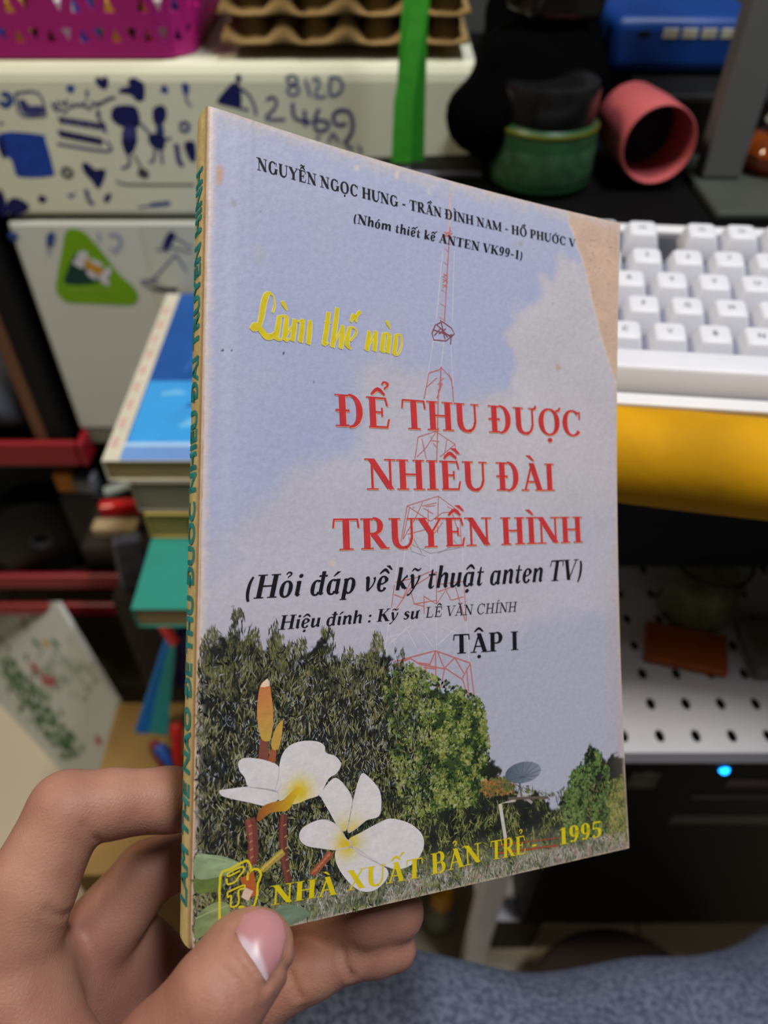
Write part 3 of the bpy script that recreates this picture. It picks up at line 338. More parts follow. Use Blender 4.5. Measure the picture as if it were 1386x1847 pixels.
def cup():   # open at both ends, leaning back against the blue box
    a = np.array(at(1190, 262, .50)); axis = np.array([-.08, .99, -.05]); axis /= np.linalg.norm(axis)
    rr = .0242; L = .062
    t = thing('pink_tube', 'pink open plastic tube leaning beside the green jar', 'tube', tuple(a))
    q = Vector(axis).to_track_quat('Z', 'Y'); t.rotation_mode = 'QUATERNION'; t.rotation_quaternion = q
    MB().lathe([(rr, 0), (rr+.0005, .001), (rr+.0008, L*.5), (rr-.001, L), (rr-.002, L), (rr-.0008, L*.5), (rr-.0009, .001), (rr-.0006, 0), (rr, 0)], 44).build('wall', mat('pink_plastic', (190, 92, 96), rough=.45, var=.12, scale=30), t, smooth=True)
    MB().lathe([(0, L*.62), (rr-.001, L*.62)], 40).build('inner_disc', mat('dark_blue_foam', (30, 34, 60), rough=.8, var=.4), t)
cup()
rb = thing('router_box', 'flat black plastic box under the blue box', 'box', (.19, .60, .735), (0, 0, 0))
MB().box(-.01, .13, -.018, .12, 0, .042).build('body', mat('matte_black', (8, 8, 9), rough=.55, var=.3), rb, bevel=.004)
b = thing('power_bank', 'blue rounded box with four pale ports on its front', 'power bank', (.2145, .625, .7775), (0, 0, -.02))
blue = mat('blue_plastic', (12, 58, 132), rough=.42, var=.12, scale=20)
MB().box(-.0535, .0535, 0, .072, 0, .037).build('body', blue, b, bevel=.0085, seg=4, smooth=True)
pm = mat('pale_port', (176, 176, 160), rough=.6, var=.35, scale=200)
for i in range(4): MB().box(-.0165+i*.0135, -.0055+i*.0135, -.0006, .001, 0.0235, .030).build('port', pm, b, bevel=.0008)
MB().box(-.034, -.026, -.0006, .001, .0255, .0285).build('button', MATS['matte_black'], b)
# leaning grey stand: a flat post and its foot plate
g = thing('monitor_stand', 'grey flat monitor stand post rising at the right edge', 'stand', (.285, .545, .735))
gm = mat('stand_grey', (104, 106, 108), rough=.45, var=.1, scale=20)
MB().box(-.070, -.044, -.018, .0, .0062, .32).build('post', gm, g, bevel=.002)
MB().box(-.075, .12, -.07, .030, 0, .006).build('foot_plate', mat('stand_foot_grey', (64, 68, 62), rough=.5, var=.12), g, bevel=.002)
g2 = thing('amber_ornament', 'small glossy amber glass ornament at the right edge', 'ornament', (.266, .545, .7415))
am = mat('amber_glass', (196, 92, 14), rough=.08, var=.5, scale=60, trans=.6, coat=.6)
m_ = MB().lathe([(0, 0), (.013, 0), (.02, .006), (.022, .013), (.018, .021), (.010, .026), (0, .027)], 18); m_.build('body', am, g2, smooth=True)
MB().lathe([(0, .026), (.008, .026), (.012, .031), (.009, .037), (0, .039)], 16).build('cap', mat('cream_ceramic', (190, 182, 160), rough=.4, var=.2), g2, smooth=True)
# black bag with power adapter and cables in front of the white drawers
bag = thing('black_bag', 'black soft bag slumped beside the white drawers', 'bag', (0, 0, 0))
def blob(fn, lo, hi, h):
    g = [np.arange(lo[i], hi[i], h) for i in range(3)]; P = np.stack(np.meshgrid(*g, indexing='ij'), -1).astype(np.float32)
    return surface_nets(fn(P), np.array(lo), h)
def bagf(P):
    P = P-np.array([0, 0, .006], np.float32); d = cone(P, (.095, .57, .772), (.12, .70, .785), .036, .04)
    d = smin(d, cone(P, (.112, .57, .766), (.128, .65, .775), .028, .036), .03)
    d = smin(d, cone(P, (.065, .545, .765), (.09, .56, .765), .022, .028), .03)
    return d+.004*np.sin(P[..., 0]*90+P[..., 1]*40)*np.cos(P[..., 2]*110)
V_, F_ = blob(bagf, (-.05, .44, .62), (.26, .80, .90), .006)
npmesh('body', V_, F_, mat('black_fabric', (3, 3, 4), spec=.04, rough=1., var=.4, scale=120, bump=.3), bag, smooth=True)
MB().box(.004, .018, .538, .556, .7355, .7375).box(.018, .068, .545, .549, .7355, .738).build('zip_flap', mat('grey_fabric', (120, 122, 140), rough=.7), bag)
ad = thing('power_adapter', 'glossy black power adapter with cables on the black bag', 'adapter', (.115, .60, .832), (.1, .1, .5))
MB().box(-.030, .030, -.018, .018, -.012, .014).build('body', MATS['black_gloss'], ad, bevel=.006, seg=4, smooth=True)
cb = MB(); cb.tube(smooth_poly([(-.03, 0, 0), (-.05, .01, .02), (-.055, .03, .08), (-.03, .06, .16)], 6, False), .0028, 8); cb.tube(smooth_poly([(.028, .0, .005), (.02, .03, .05), (-.01, .06, .11), (-.012, .08, .18)], 6, False), .0035, 8)
cb.build('cable', mat('black_rubber', (18, 18, 20), rough=.5), ad, smooth=True)
# green strap
st = MB(); gr = mat('green_webbing', (66, 178, 52), rough=.7, var=.18, scale=160, bump=.3)
def strap(xs, w0):
    n = len(xs); v = []
    for i, (x, y, z, w) in enumerate(xs): v += [(x-w/2, y, z), (x+w/2, y-.0015, z)]
    return v, [(2*i, 2*i+1, 2*i+3, 2*i+2) for i in range(n-1)]
st.add(*strap([(.0175, .532, .752, .019), (.017, .531, .79, .0185), (.018, .530, .83, .016), (.021, .531, .87, .0155), (.022, .534, .95, .015), (.022, .54, 1.3, .015), (.022, .60, 1.7, .015)], 0))
st.add(*strap([(.0115, .5285, .752, .013), (.0125, .5285, .79, .012), (.0175, .5285, .82, .011), (.0215, .5295, .85, .010), (.024, .531, .88, .006)], 0))
tag(st.build('webbing_strap', gr, None, solid=.0015), 'bright green flat strap hanging in front of the white drawers', 'strap')
# ------------------------------------------------------------------ white plastic drawers with pen drawings
cream = mat('cream_plastic', (226, 228, 204), rough=.42, var=.07, scale=14)
cream2 = mat('pale_plastic', (212, 216, 208), rough=.42, var=.05, scale=14)
ink = mat('pen_ink', (0, 0, 0), rough=.6, var=.25, scale=160, attr='Col')
INK = {'n': (22, 24, 92), 'b': (52, 78, 150), 'm': (62, 64, 128), 'k': (70, 76, 78), 'B': (30, 70, 170), 'l': (120, 140, 190)}
cab = thing('drawer_cabinet', 'cream plastic drawer cabinet covered in blue pen drawings', 'drawers', (0, 0, 0))
MB().box(-.298, .060, .606, .93, .455, .786).build('body', mat('cabinet_grey', (150, 152, 140), rough=.5), cab, bevel=.004)
up = MB(); n = 14
prof = [(.600, .6845), (.598, .688), (.598, .781), (.599, .786), (.6015, .790), (.6055, .7925), (.611, .7935), (.93, .7935), (.93, .7865), (.608, .7865), (.608, .6845)]
v = [(-.300, y, z) for y, z in prof]+[(.064, y, z) for y, z in prof]; k = len(prof)
up.add(v, [(i, i+k, (i+1) % k+k, (i+1) % k) for i in range(k)]+[tuple(range(k)), tuple(range(2*k-1, k-1, -1))])
dr1 = up.build('drawer', cream, cab, bevel=.001)
lo = MB().box(-.302, .062, .598, .606, .468, .6795)
dr2 = lo.build('drawer', cream2, cab, bevel=.003); 
MB().box(-.302, .062, .599, .606, .449, .4665).build('base', mat('cabinet_base', (128, 128, 112), rough=.5), cab, bevel=.002)
MB().box(-.196, .062, .5972, .5982, .478, .6775).build('paper_sheet', mat('pale_green_sheet', (204, 208, 194), rough=.5, var=.05), dr2)
def doodle(F, S, parent, y, name='pen_drawing'):
    b = MB(); e = 0
    for c, p in F:
        q = smooth_poly([(x/1000, z/1000) for x, z in p], 3); cx, cz = q.mean(0); e += 1
        v = [(cx, y-.0001-e*2e-6, cz)]+[(x, y-.0001-e*2e-6, z) for x, z in q]; m = len(q)
        b.add(v, [(0, 1+i, 1+(i+1) % m) for i in range(m)], INK[c])
    for c, w, p in S:
        e += 1; q = smooth_poly([(x/1000, z/1000) for x, z in p], 3, False) if len(p) > 2 else p
        q = [(x, z) for x, z in q] if len(p) > 2 else [(x/1000, z/1000) for x, z in p]
        b.ribbon([(x, y-.0001-e*2e-6, z) for x, z in q], w*.0013, (0, -1, 0), col=INK[c])
    return b.build(name, ink, parent)
doodle(DOOD_F, DOOD_S, dr1, .598); doodle(LOW_F, LOW_S, dr2, .5972)
sk = MB(); yb = .5978
def fan(b, p, y, col, n=4):
    q = smooth_poly([(x/1000, z/1000) for x, z in p], n); cx, cz = q.mean(0); m = len(q)
    b.add([(cx, y, cz)]+[(x, y, z) for x, z in q], [(0, 1+i, 1+(i+1) % m) for i in range(m)], col)
fan(sk, STICK['tri'], .59765, (118, 172, 16)); fan(sk, STICK['dark'], .59755, (16, 62, 58), 2)
for i, p in enumerate(STICK['p']): fan(sk, p, .5974-i*1e-5, (214, 216, 226), 3)
fan(sk, STICK['y'], .5973, (206, 150, 24), 3)
(xa, za), (xb, zb) = STICK['tx']
for i in range(16):
    x = xa+(xb-xa)*i/16; sk.ribbon([(x/1000, .5974, (za-1.2)/1000), ((x+1.5)/1000, .5974, (za+1.4)/1000), ((x+3)/1000, .5974, (za-1)/1000)], .0008, (0, -1, 0), col=(168, 204, 92))
stk_o = sk.build('sticker', mat('sticker_print', (0, 0, 0), rough=.4, var=.08, attr='Col'), dr2); stk_o['label'] = 'green triangular flower sticker'
tag(MB().box(-.29, .058, .615, .92, 0, .449).build('stool_cabinet', mat('dark_wood', (44, 34, 28), rough=.6, var=.3)), 'dark wooden base cabinet carrying the white drawers', 'cabinet')

# pink basket with toy blocks
def basket():
    t = thing('plastic_basket', 'pink plastic basket with triangular holes on the white drawers', 'basket', (0, 0, .7945))
    x0, x1, y0, y1, r = -.30, -.134, .606, .80, .022; b = MB(); path = []
    for cx, cy, a0 in ((x1-r, y0+r, -90), (x1-r, y1-r, 0), (x0+r, y1-r, 90), (x0+r, y0+r, 180)):
        for k in range(5): a = math.radians(a0+k*22.5); path.append((cx+r*math.cos(a), cy+r*math.sin(a), math.cos(a), math.sin(a)))
    P = []; m = len(path)
    for i in range(m):
        a, c = path[i], path[(i+1) % m]; L = math.hypot(c[0]-a[0], c[1]-a[1]); n = max(1, round(L/.011))
        for j in range(n): s = j/n; P.append(tuple(a[q]+(c[q]-a[q])*s for q in range(4)))
    m = len(P); H = [0, .008, .020, .026, .040, .052, .060, .075]
    def pt(i, z): q = P[i % m]; f = z*.18; return (q[0]+q[2]*f, q[1]+q[3]*f, z)
    for i in range(m):
        for j in range(len(H)-1):
            A, B, C, D = Vector(pt(i, H[j])), Vector(pt(i+1, H[j])), Vector(pt(i+1, H[j+1])), Vector(pt(i, H[j+1]))
            if j in (1, 3, 5) and not (j == 3 and i % 5 == 4):
                w = lambda s, t_: A*(1-s)*(1-t_)+B*s*(1-t_)+C*s*t_+D*(1-s)*t_
                if i % 2: p, q, u = w(.16, .12), w(.84, .12), w(.5, .88); b.add([A, B, C, D, p, q, u], [(0, 1, 5, 4), (1, 2, 6, 5), (2, 3, 6), (3, 0, 4, 6)])
                else: p, q, u = w(.84, .88), w(.16, .88), w(.5, .12); b.add([A, B, C, D, p, q, u], [(2, 3, 5, 4), (3, 0, 6, 5), (0, 1, 6), (1, 2, 4, 6)])
            else: b.add([A, B, C, D], [(0, 1, 2, 3)])
    b.build('wall', mat('pink_basket_plastic', (206, 40, 142), rough=.4, var=.1, scale=20), t, solid=.0018)
    MB().add([pt(i, 0.0005) for i in range(m)], [tuple(range(m))]).build('bottom', MATS['pink_basket_plastic'], t, solid=.0015)
    random.seed(4)
    cols = [('white', (220, 222, 230)), ('blue', (40, 80, 190)), ('green', (70, 150, 70)), ('yellow', (224, 180, 50)), ('black', (22, 22, 24)), ('orange', (220, 120, 40))]
    for i in range(14):
        nm, c = cols[i % 6]; x = -.288+i*.0113; m_ = mat('toy_'+nm, c, rough=.4)
        o = MB().box(-.0055, .0055, -.010, .010, 0, .03+.012*(i % 3)).box(-.003, .003, -.004, .004, .03+.012*(i % 3), .034+.012*(i % 3)).build('toy_block', m_, None, bevel=.0012)
        o.location = (x, .626+.006*((i*7) % 3), .7965)
        tag(o, '%s toy block standing in the pink basket' % nm, 'toy', 'toy blocks in the pink basket')
basket()
# egg trays
pulp = mat('pulp_board', (168, 138, 88), rough=.95, var=.35, scale=50, bump=.6, bscale=400)
X_ = np.linspace(0, .172, 70); Y_ = np.linspace(0, .16, 62); GX, GY = np.meshgrid(X_, Y_, indexing='ij'); p = .044
hh = .013*np.cos(2*np.pi*GX/p)*np.cos(2*np.pi*GY/p)+.003*np.cos(4*np.pi*GX/p)+.003*(noise2(GX*160, GY*160, 3)-.5)+.010*(noise2(GX*38, GY*38, 6)-.5)
edge = np.minimum.reduce([GX, .172-GX, GY, .16-GY]); hh = hh*sstep(0, .008, edge)*1.0+(-.006)*(1-sstep(0, .006, edge))
V_ = np.stack([GX, GY, hh], -1).reshape(-1, 3); i0 = (np.arange(69)[:, None]*62+np.arange(61)).ravel(); F_ = np.stack([i0, i0+62, i0+63, i0+1], 1)
tray = npmesh('egg_tray', V_, F_, pulp, smooth=True); k_ = tray.modifiers.new('s', 'SOLIDIFY'); k_.thickness = .0022
names = ['grey-brown pulp egg tray at the bottom of the tray stack', 'pulp egg tray second from the bottom of the stack', 'pulp egg tray third from the bottom of the stack', 'pulp egg tray on top of the tray stack']
for i in range(4):
    o = tray if i == 0 else tray.copy()
    if i: COL.objects.link(o)
    o.location = (-.113, .603, .8105+.017*i)
    tag(o, names[i], 'egg tray', 'egg trays stacked on the white drawers')

# ------------------------------------------------------------------ left: wooden board, red rack, bits on it, printed bag
tag(MB().box(-.343, -.332, .587, .93, .4425, .90).build('wooden_board', mat('brown_board', (112, 78, 56), rough=.6, var=.2, scale=20, stretch=(1, 1, .2))), 'upright brown board left of the white drawers', 'board')
tag(MB().box(-.331, -.316, .589, .93, .4425, .90).build('dark_gap_panel', mat('gap_black', (9, 9, 10), rough=.7)), 'added black folder between the brown board and the drawers', 'panel')  # black sheet added where only a dark gap shows
rack = thing('red_rack', 'red plastic rack with shelves left of the white drawers', 'rack', (0, 0, 0))
red = mat('red_plastic', (146, 28, 40), rough=.35, var=.15, scale=15)
for z, zh in ((.436, .030), (.243, .023)):
    MB().box(-.95, -.303, .586, .95, z+.002, z+.006).build('shelf', mat('dark_shelf', (24, 10, 13), rough=.5), rack, bevel=.001)
    f = MB(); f.box(-.95, -.303, .578, .586, z, z+zh); f.box(-.3028, -.295, .578, .95, z, z+zh); f.build('rim', red, rack, bevel=.003)
MB().box(-.95, -.295, .578, .585, .192, .212).build('rim', red, rack, bevel=.003)
for x, y in ((-.302, .80), (-.302, .94), (-.94, .584), (-.94, .94)): MB().box(x-.006, x+.006, y-.004, y+.008, 0, .43).build('leg', MATS['black_laminate'] if False else mat('dark_red_plastic', (90, 20, 28), rough=.4), rack)
# contents of the rack
roll = thing('tape_roll', 'large round black roll standing on the red rack', 'roll', (-.400, .618, .3045), (0, 0, .35))
m_ = MB().lathe([(.012, -.022), (.050, -.022), (.055, -.018), (.055, .018), (.050, .022), (.012, .022), (.012, -.022)], 40); o = m_.build('body', mat('matt_black_tape', (10, 10, 11), rough=.5, var=.3), roll, smooth=True); o.rotation_euler = (math.pi/2, 0, 0)
m_ = MB().lathe([(.0115, -.021), (.0118, .021), (.009, .021), (.009, -.021)], 24); o = m_.build('core', mat('grey_core', (70, 70, 74), rough=.6), roll, smooth=True); o.rotation_euler = (math.pi/2, 0, 0)
o = MB().box(-.012, .034, -.03, .03, 0, .132).build('black_box', MATS['matte_black'], None, bevel=.006); o.location = (-.338, .622, .2492); tag(o, 'black box beside the round roll on the red rack', 'box')
o = MB().box(-.010, .010, -.006, .006, 0, .026).build('orange_block', mat('orange_plastic', (226, 140, 36), rough=.5), None, bevel=.002); o.location = (-.339, .604, .3815); tag(o, 'small orange block on top of the black box', 'block')
o = MB().box(-.06, .06, -.004, .004, 0, .15).build('grey_card', mat('grey_card', (86, 90, 88), rough=.7, var=.2), None); o.location = (-.47, .72, .2495); o.rotation_euler = (-.1, 0, .05); tag(o, 'grey card leaning behind the round black roll', 'card')
def lighter(name, loc, rot, m, label, sz=(.008, .030, .012)):
    t = thing(name, label, 'lighter', loc, rot); MB().box(-sz[0], sz[0], -sz[2]/2, sz[2]/2, 0, sz[1]*1.6).build('body', m, t, bevel=.003, seg=3, smooth=True)
    MB().box(-sz[0]*.9, sz[0]*.9, -sz[2]*.4, sz[2]*.4, sz[1]*1.6, sz[1]*2).build('cap', mat('chrome', (200, 200, 205), rough=.15, metal=1), t, bevel=.001)
sh = thing('side_shelf', 'dark narrow shelf between the red rack and the book stack', 'shelf', (0, 0, 0))
MB().box(-.292, -.19, .50, .595, .392, .400).build('shelf_board', MATS['dark_wood'], sh); MB().box(-.292, -.285, .55, .595, 0, .392).build('leg', MATS['dark_wood'], sh); MB().box(-.20, -.19, .55, .595, 0, .392).build('leg', MATS['dark_wood'], sh)
lighter('lighter', (-.285, .548, .406), (0, 1.5708, .12), mat('glossy_red', (200, 30, 32), rough=.12, var=.05, coat=.8), 'shiny red lighter lying on the dark side shelf')
o = MB().box(-.022, .022, -.008, .008, 0, .012).build('beige_eraser', mat('beige_rubber', (176, 152, 116), rough=.7, var=.3, scale=90), None, bevel=.002); o.location = (-.262, .522, .4003); tag(o, 'beige eraser below the red lighter', 'eraser')
o = MB().tube([(0, 0, 0), (.05, .01, .012)], .006, 12).build('pale_tube', mat('pale_grey_plastic', (150, 160, 150), rough=.4), None, smooth=True); o.location = (-.285, .572, .4065); tag(o, 'pale grey tube lying behind the red lighter', 'tube')
o = MB().box(-.012, .012, -.009, .009, 0, .022).build('silver_charger', mat('silver_plastic', (120, 124, 132), rough=.3, var=.3), None, bevel=.004, seg=3, smooth=True); o.location = (-.318, .604, .3815); tag(o, 'small silver cube beside the white drawers', 'cube')
o = MB().box(-.012, .012, -.006, .006, 0, .06).build('clear_packet', mat('clear_packet', (110, 114, 140), rough=.25, var=.5, scale=70), None, bevel=.002); o.location = (-.222, .440, .418); o.rotation_euler = (0, .1, .3); tag(o, 'bluish plastic packet beside the teal book', 'packet')
o = MB().box(-.034, .014, -.02, .02, 0, .416).build('dark_stand', MATS['dark_wood'], None); o.location = (-.206, .445, 0); tag(o, 'dark upright block below the plastic packet', 'block')
# grey cloth and pale boxes above the rack, left of the board
def clothf(P):
    d = cone(P, (-.47, .65, .492), (-.39, .632, .492), .05, .040); d = smin(d, cone(P, (-.55, .68, .50), (-.47, .68, .53), .06, .05), .03)
    return d+.008*np.sin(P[..., 0]*70+P[..., 2]*50)*np.sin(P[..., 1]*60+P[..., 2]*45)
V_, F_ = blob(clothf, (-.66, .575, .445), (-.346, .88, .70), .007)
tag(npmesh('grey_cloth', V_, F_, mat('grey_cloth', (92, 98, 114), rough=.85, var=.45, scale=25), smooth=True), 'crumpled grey cloth on the red rack left of the board', 'cloth')
o = MB().box(-.12, .10, 0, .12, 0, .12).build('pale_box', mat('pale_lilac_card', (170, 172, 190), rough=.7, var=.2, scale=12), None, bevel=.004); o.location = (-.47, .825, .578); tag(o, 'pale box behind the crumpled grey cloth', 'box')
o = MB().box(-.12, .10, 0, .10, 0, .135).build('grey_green_box', mat('grey_green_card', (120, 132, 124), rough=.7, var=.2, scale=12), None, bevel=.003); o.location = (-.47, .825, .4425); tag(o, 'grey-green box under the pale box', 'box')

# flat white printed bag leaning on the red rack
bg = thing('printed_bag', 'flat white paper bag printed with green leaves and red flowers', 'bag', (0, 0, 0))
O_ = np.array([-.42, .47, 0.]); e1 = np.array([.117, -.1, 0.]); e1 /= np.linalg.norm(e1); bn = np.array([.0221, .02586, -.015]); bn /= np.linalg.norm(bn); e2 = np.cross(e1, bn); e2 = e2 if e2[2] > 0 else -e2
fn = -bn      # towards the viewer
def st2(p): p = np.array(p)-O_; return (p@e1, p@e2)
outl = [st2(p) for p in ((-.56, .5897, 0), (-.35, .4102, 0), (-.308, .471, .167), (-.393, .5745, .221), (-.505, .63, .15), (-.60, .68, .08))]
def bp(s, t, off=0.): return tuple(O_+e1*s+e2*t+fn*off)
m = len(outl); MB().add([bp(s, t, 0) for s, t in outl]+[bp(s, t, -.006) for s, t in outl], [tuple(range(m)), tuple(range(2*m-1, m-1, -1))]+[(i, m+i, m+(i+1) % m, (i+1) % m) for i in range(m)]).build('body', mat('white_paper', (202, 206, 200), rough=.7, var=.08, scale=20), bg)
random.seed(8); pr = MB()
def seen(px, py):       # where a photographed print lies on the bag's face
    d = at(px, py, 1.)-CAM; t = fn@(O_-CAM)/(fn@d); return st2(CAM+d*t)
def blotch(px, py, w, h, col, rot=0.):
    s, z = seen(px, py); q = [(math.cos(a)*w*(.7+.3*random.random()), math.sin(a)*h*(.7+.3*random.random())) for a in np.linspace(0, 6.283, 9)[:-1]]
    c, s_ = math.cos(rot), math.sin(rot); pr.add([bp(s+x*c-y*s_, z+x*s_+y*c, .0005+random.random()*.0004) for x, y in q], [tuple(range(8))], col)
GRN = [(64, 104, 62), (92, 128, 84), (120, 150, 112), (44, 82, 50)]
for i in range(190):
    k = random.random(); x = k*130; y = 1190+k*175+random.gauss(0, 12); x += random.gauss(6, 12)
    if x > 0 and y < 1188+1.0*x+90: blotch(x, y, .0065, .004, random.choice(GRN), random.random()*3)
for i in range(70): blotch(random.uniform(60, 175), random.gauss(1215, 18)+.3*random.uniform(-60, 60), .008, .003, random.choice([(160, 172, 156), (140, 158, 136), (180, 186, 176)]), random.random()*3)
for x, y, w in ((82, 1225, .014), (96, 1228, .011), (62, 1203, .010), (72, 1210, .007), (178, 1335, .008)): blotch(x, y, w, w*.8, (176, 52, 66), 0)
for x, y, c in ((66, 1160, (60, 110, 70)), (84, 1160, (206, 160, 60)), (100, 1160, (60, 110, 70)), (56, 1103, (50, 120, 70)), (42, 1118, (170, 160, 140)), (45, 1130, (170, 160, 140)), (2, 1155, (150, 120, 80))): blotch(x, y, .012, .0045, c)
pr.build('printed_flowers', mat('bag_print', (0, 0, 0), rough=.7, var=.1, attr='Col'), bg)
# closed cardboard box carrying the pens
cbm = mat('cardboard', (150, 118, 66), rough=.85, var=.2, scale=30)
bx = thing('cardboard_box', 'closed brown cardboard box below the folded paper fan', 'box', (0, 0, 0))
MB().box(-.235, -.06, .215, .361, 0, .349).build('wall', cbm, bx, bevel=.001)
MB().box(-.235, -.149, .215, .361, .3492, .3505).box(-.147, -.06, .215, .361, .3492, .3505).build('flap', cbm, bx)
MB().box(-.175, -.12, .214, .3615, .3507, .3510).build('packing_tape', mat('brown_tape', (128, 98, 56), rough=.3), bx)
# stationery leaning on the cardboard box
fo = thing('folded_fan', 'blue and teal folded paper fan with red tie leaning on the cardboard box', 'fan')
T0, B0, B1, B2 = at(312, 1118, .60), at(243, 1330, .661), at(268, 1322, .657), at(302, 1326, .655)
T1 = at(320, 1122, .598)
def wedge(a, b_, c, d, t, name, m):
    n = np.array([0, .7, .7])*t; q = MB(); q.hexa([b_, c, c+n, b_+n, a, d, d+n, a+n]); return q.build(name, m, fo)
wedge(T0, B0, B1, T0+.4*(T1-T0), .006, 'fold', mat('bright_blue_paper', (20, 120, 210), rough=.5)); wedge(T0+.4*(T1-T0), B1, B2, T1, .006, 'fold', mat('teal_paper', (50, 160, 165), rough=.5))
MB().tube([at(292, 1124, .597), at(303, 1140, .595), at(317, 1160, .597)], .0045, 8).build('tie', mat('coral_red', (206, 62, 62), rough=.5), fo, smooth=True)
def pen(name, a, b_, r, m, label, cat='pen'):
    o = thing(name, label, cat, tuple(a)); v = Vector(b_)-Vector(a); L = v.length; o.rotation_mode = 'QUATERNION'; o.rotation_quaternion = v.to_track_quat('Z', 'Y')
    MB().lathe([(0, 0), (r*.3, 0), (r, .012), (r, L*.72)], 14).build('barrel', m, o, smooth=True)
    MB().lathe([(r*1.08, L*.70), (r*1.12, L*.72), (r*1.1, L-.002), (r*.8, L), (0, L)], 14).build('cap', m, o, smooth=True)
navy = mat('navy_plastic', (40, 40, 130), rough=.4)
pen('marker', at(330, 1240, .655), at(340, 1120, .62), .012, navy, 'thick navy marker standing behind the folded fan', 'marker')
pen('red_pen', at(322, 1390, .632), at(318, 1305, .628), .0045, mat('red_pen_plastic', (190, 40, 36), rough=.35), 'red pen lying right of the folded fan')
pen('dark_red_pen', at(292, 1385, .634), at(276, 1335, .640), .0035, mat('dark_red_plastic2', (120, 30, 40), rough=.4), 'dark red pen lying below the folded fan')
pen('blue_pen', at(310, 1385, .634), at(285, 1345, .638), .005, mat('blue_pen_plastic', (30, 80, 160), rough=.4), 'blue pen lying between the two red pens')

# ------------------------------------------------------------------ stack of books
pages = mat('old_page_edges', (186, 164, 118), rough=.9, var=.35, scale=40, stretch=(1, 1, 40))
def lying_book(name, x0, x1, y0, y1, z0, z1, cov, label, pm=None, side=None):
    t = thing(name, label, 'book', (0, 0, 0)); c = .0012
    MB().box(x0, x1, y0, y1, z1-c, z1).build('front_cover', cov, t, bevel=.0004); MB().box(x0, x1, y0, y1, z0, z0+c).build('back_cover', cov, t, bevel=.0004)
    MB().box(x0, x0+c, y0, y1, z0+c, z1-c).build('spine', side or cov, t)
    MB().box(x0+c, x1-.002, y0+.0015, y1-.0015, z0+c, z1-c).build('pages', pm or pages, t); return t
teal = mat('teal_cloth', (40, 138, 122), rough=.6, var=.1, scale=30)
lying_book('teal_book', -.166, .02, .311, .52, .529, .549, teal, 'teal covered book at the bottom of the book stack')
lying_book('olive_book', -.166, .00, .374, .58, .5495, .5735, mat('olive_card', (178, 154, 84), rough=.7, var=.1), 'yellowish old book with a mark above the teal book', mat('olive_pages', (176, 152, 86), rough=.85, var=.15, scale=30))
MB().box(-.136, -.110, .3738, .3748, .556, .567).build('mark', mat('brown_mark', (96, 84, 44), rough=.8, var=.5, scale=300), bpy.data.objects['olive_book'])
lying_book('grey_book', -.170, .00, .376, .585, .574, .6015, mat('grey_card_cover', (140, 132, 114), rough=.7, var=.12), 'thick grey-beige book under the blue book', mat('grey_pages', (152, 144, 124), rough=.85, var=.2, scale=40, stretch=(1, 1, 30)))
bb = lying_book('blue_book', -.184, -.03, .377, .592, .602, .620, mat('book_cream', (206, 200, 182), rough=.6, var=.1), 'blue covered book on top of the stack before the drawers')
def quad(b, pts, z, col): b.add([(x, y, z) for x, y in pts], [tuple(range(len(pts)))], col)
q = MB(); x0, x1, y0, y1 = -.1725, -.0305, .3775, .5915
quad(q, [(x0, y0), (x1, y0), (x1, y1), (x0, y1)], .62012, (28, 84, 160)); quad(q, [(x0+.001, y0+.018), (x1, y0+.018), (x1, y0+.088), (x0+.001, y0+.088)], .62014, (60, 160, 232))
quad(q, [(x0, y0), (x1, y0), (x1, y0+.018), (x0, y0+.018)], .62013, (110, 150, 210)); quad(q, [(x0, y0+.014), (x1, y0+.014), (x1, y0+.018), (x0, y0+.018)], .62015, (170, 205, 240))
quad(q, [(-.115, y0+.019), (-.06, y0+.019), (-.06, y0+.05), (-.09, y0+.045), (-.11, y0+.035)], .62016, (44, 62, 92))
random.seed(3)
for i in range(10): x = random.uniform(-.165, -.06); y = random.uniform(y0+.025, y0+.082); quad(q, [(x, y), (x+.02*random.random()+.004, y+.003), (x+.012, y+.008), (x+.002, y+.005)], .620165+i*1e-6, random.choice([(40, 110, 180), (110, 190, 240), (36, 96, 160)]))
for i in range(5): x = -.15+i*.012; quad(q, [(x, y0+.10), (x+.004, y0+.10), (x+.03, y1-.01), (x+.024, y1-.01)], .62017, (44, 104, 178))
q.build('cover_print', mat('blue_cover_print', (0, 0, 0), rough=.4, var=.15, scale=40, attr='Col'), bb)
q = MB()
for i in range(9): y = .39+i*.021; quad(q, [(-.1815, y), (-.1775, y), (-.1775, y+.011), (-.1815, y+.011)], .62013, (214, 176, 168))
q.build('spine_print', mat('spine_print', (0, 0, 0), rough=.6, var=.3, scale=400, attr='Col'), bb)
ts = thing('side_table', 'dark small table under the book stack', 'table', (0, 0, 0))
MB().box(-.15, .02, .425, .59, .512, .5285).build('table_top', MATS['dark_wood'], ts)
for x in (-.14, .01):
    for y in (.44, .58): MB().box(x-.008, x+.008, y-.008, y+.008, 0, .512).build('leg', MATS['dark_wood'], ts)

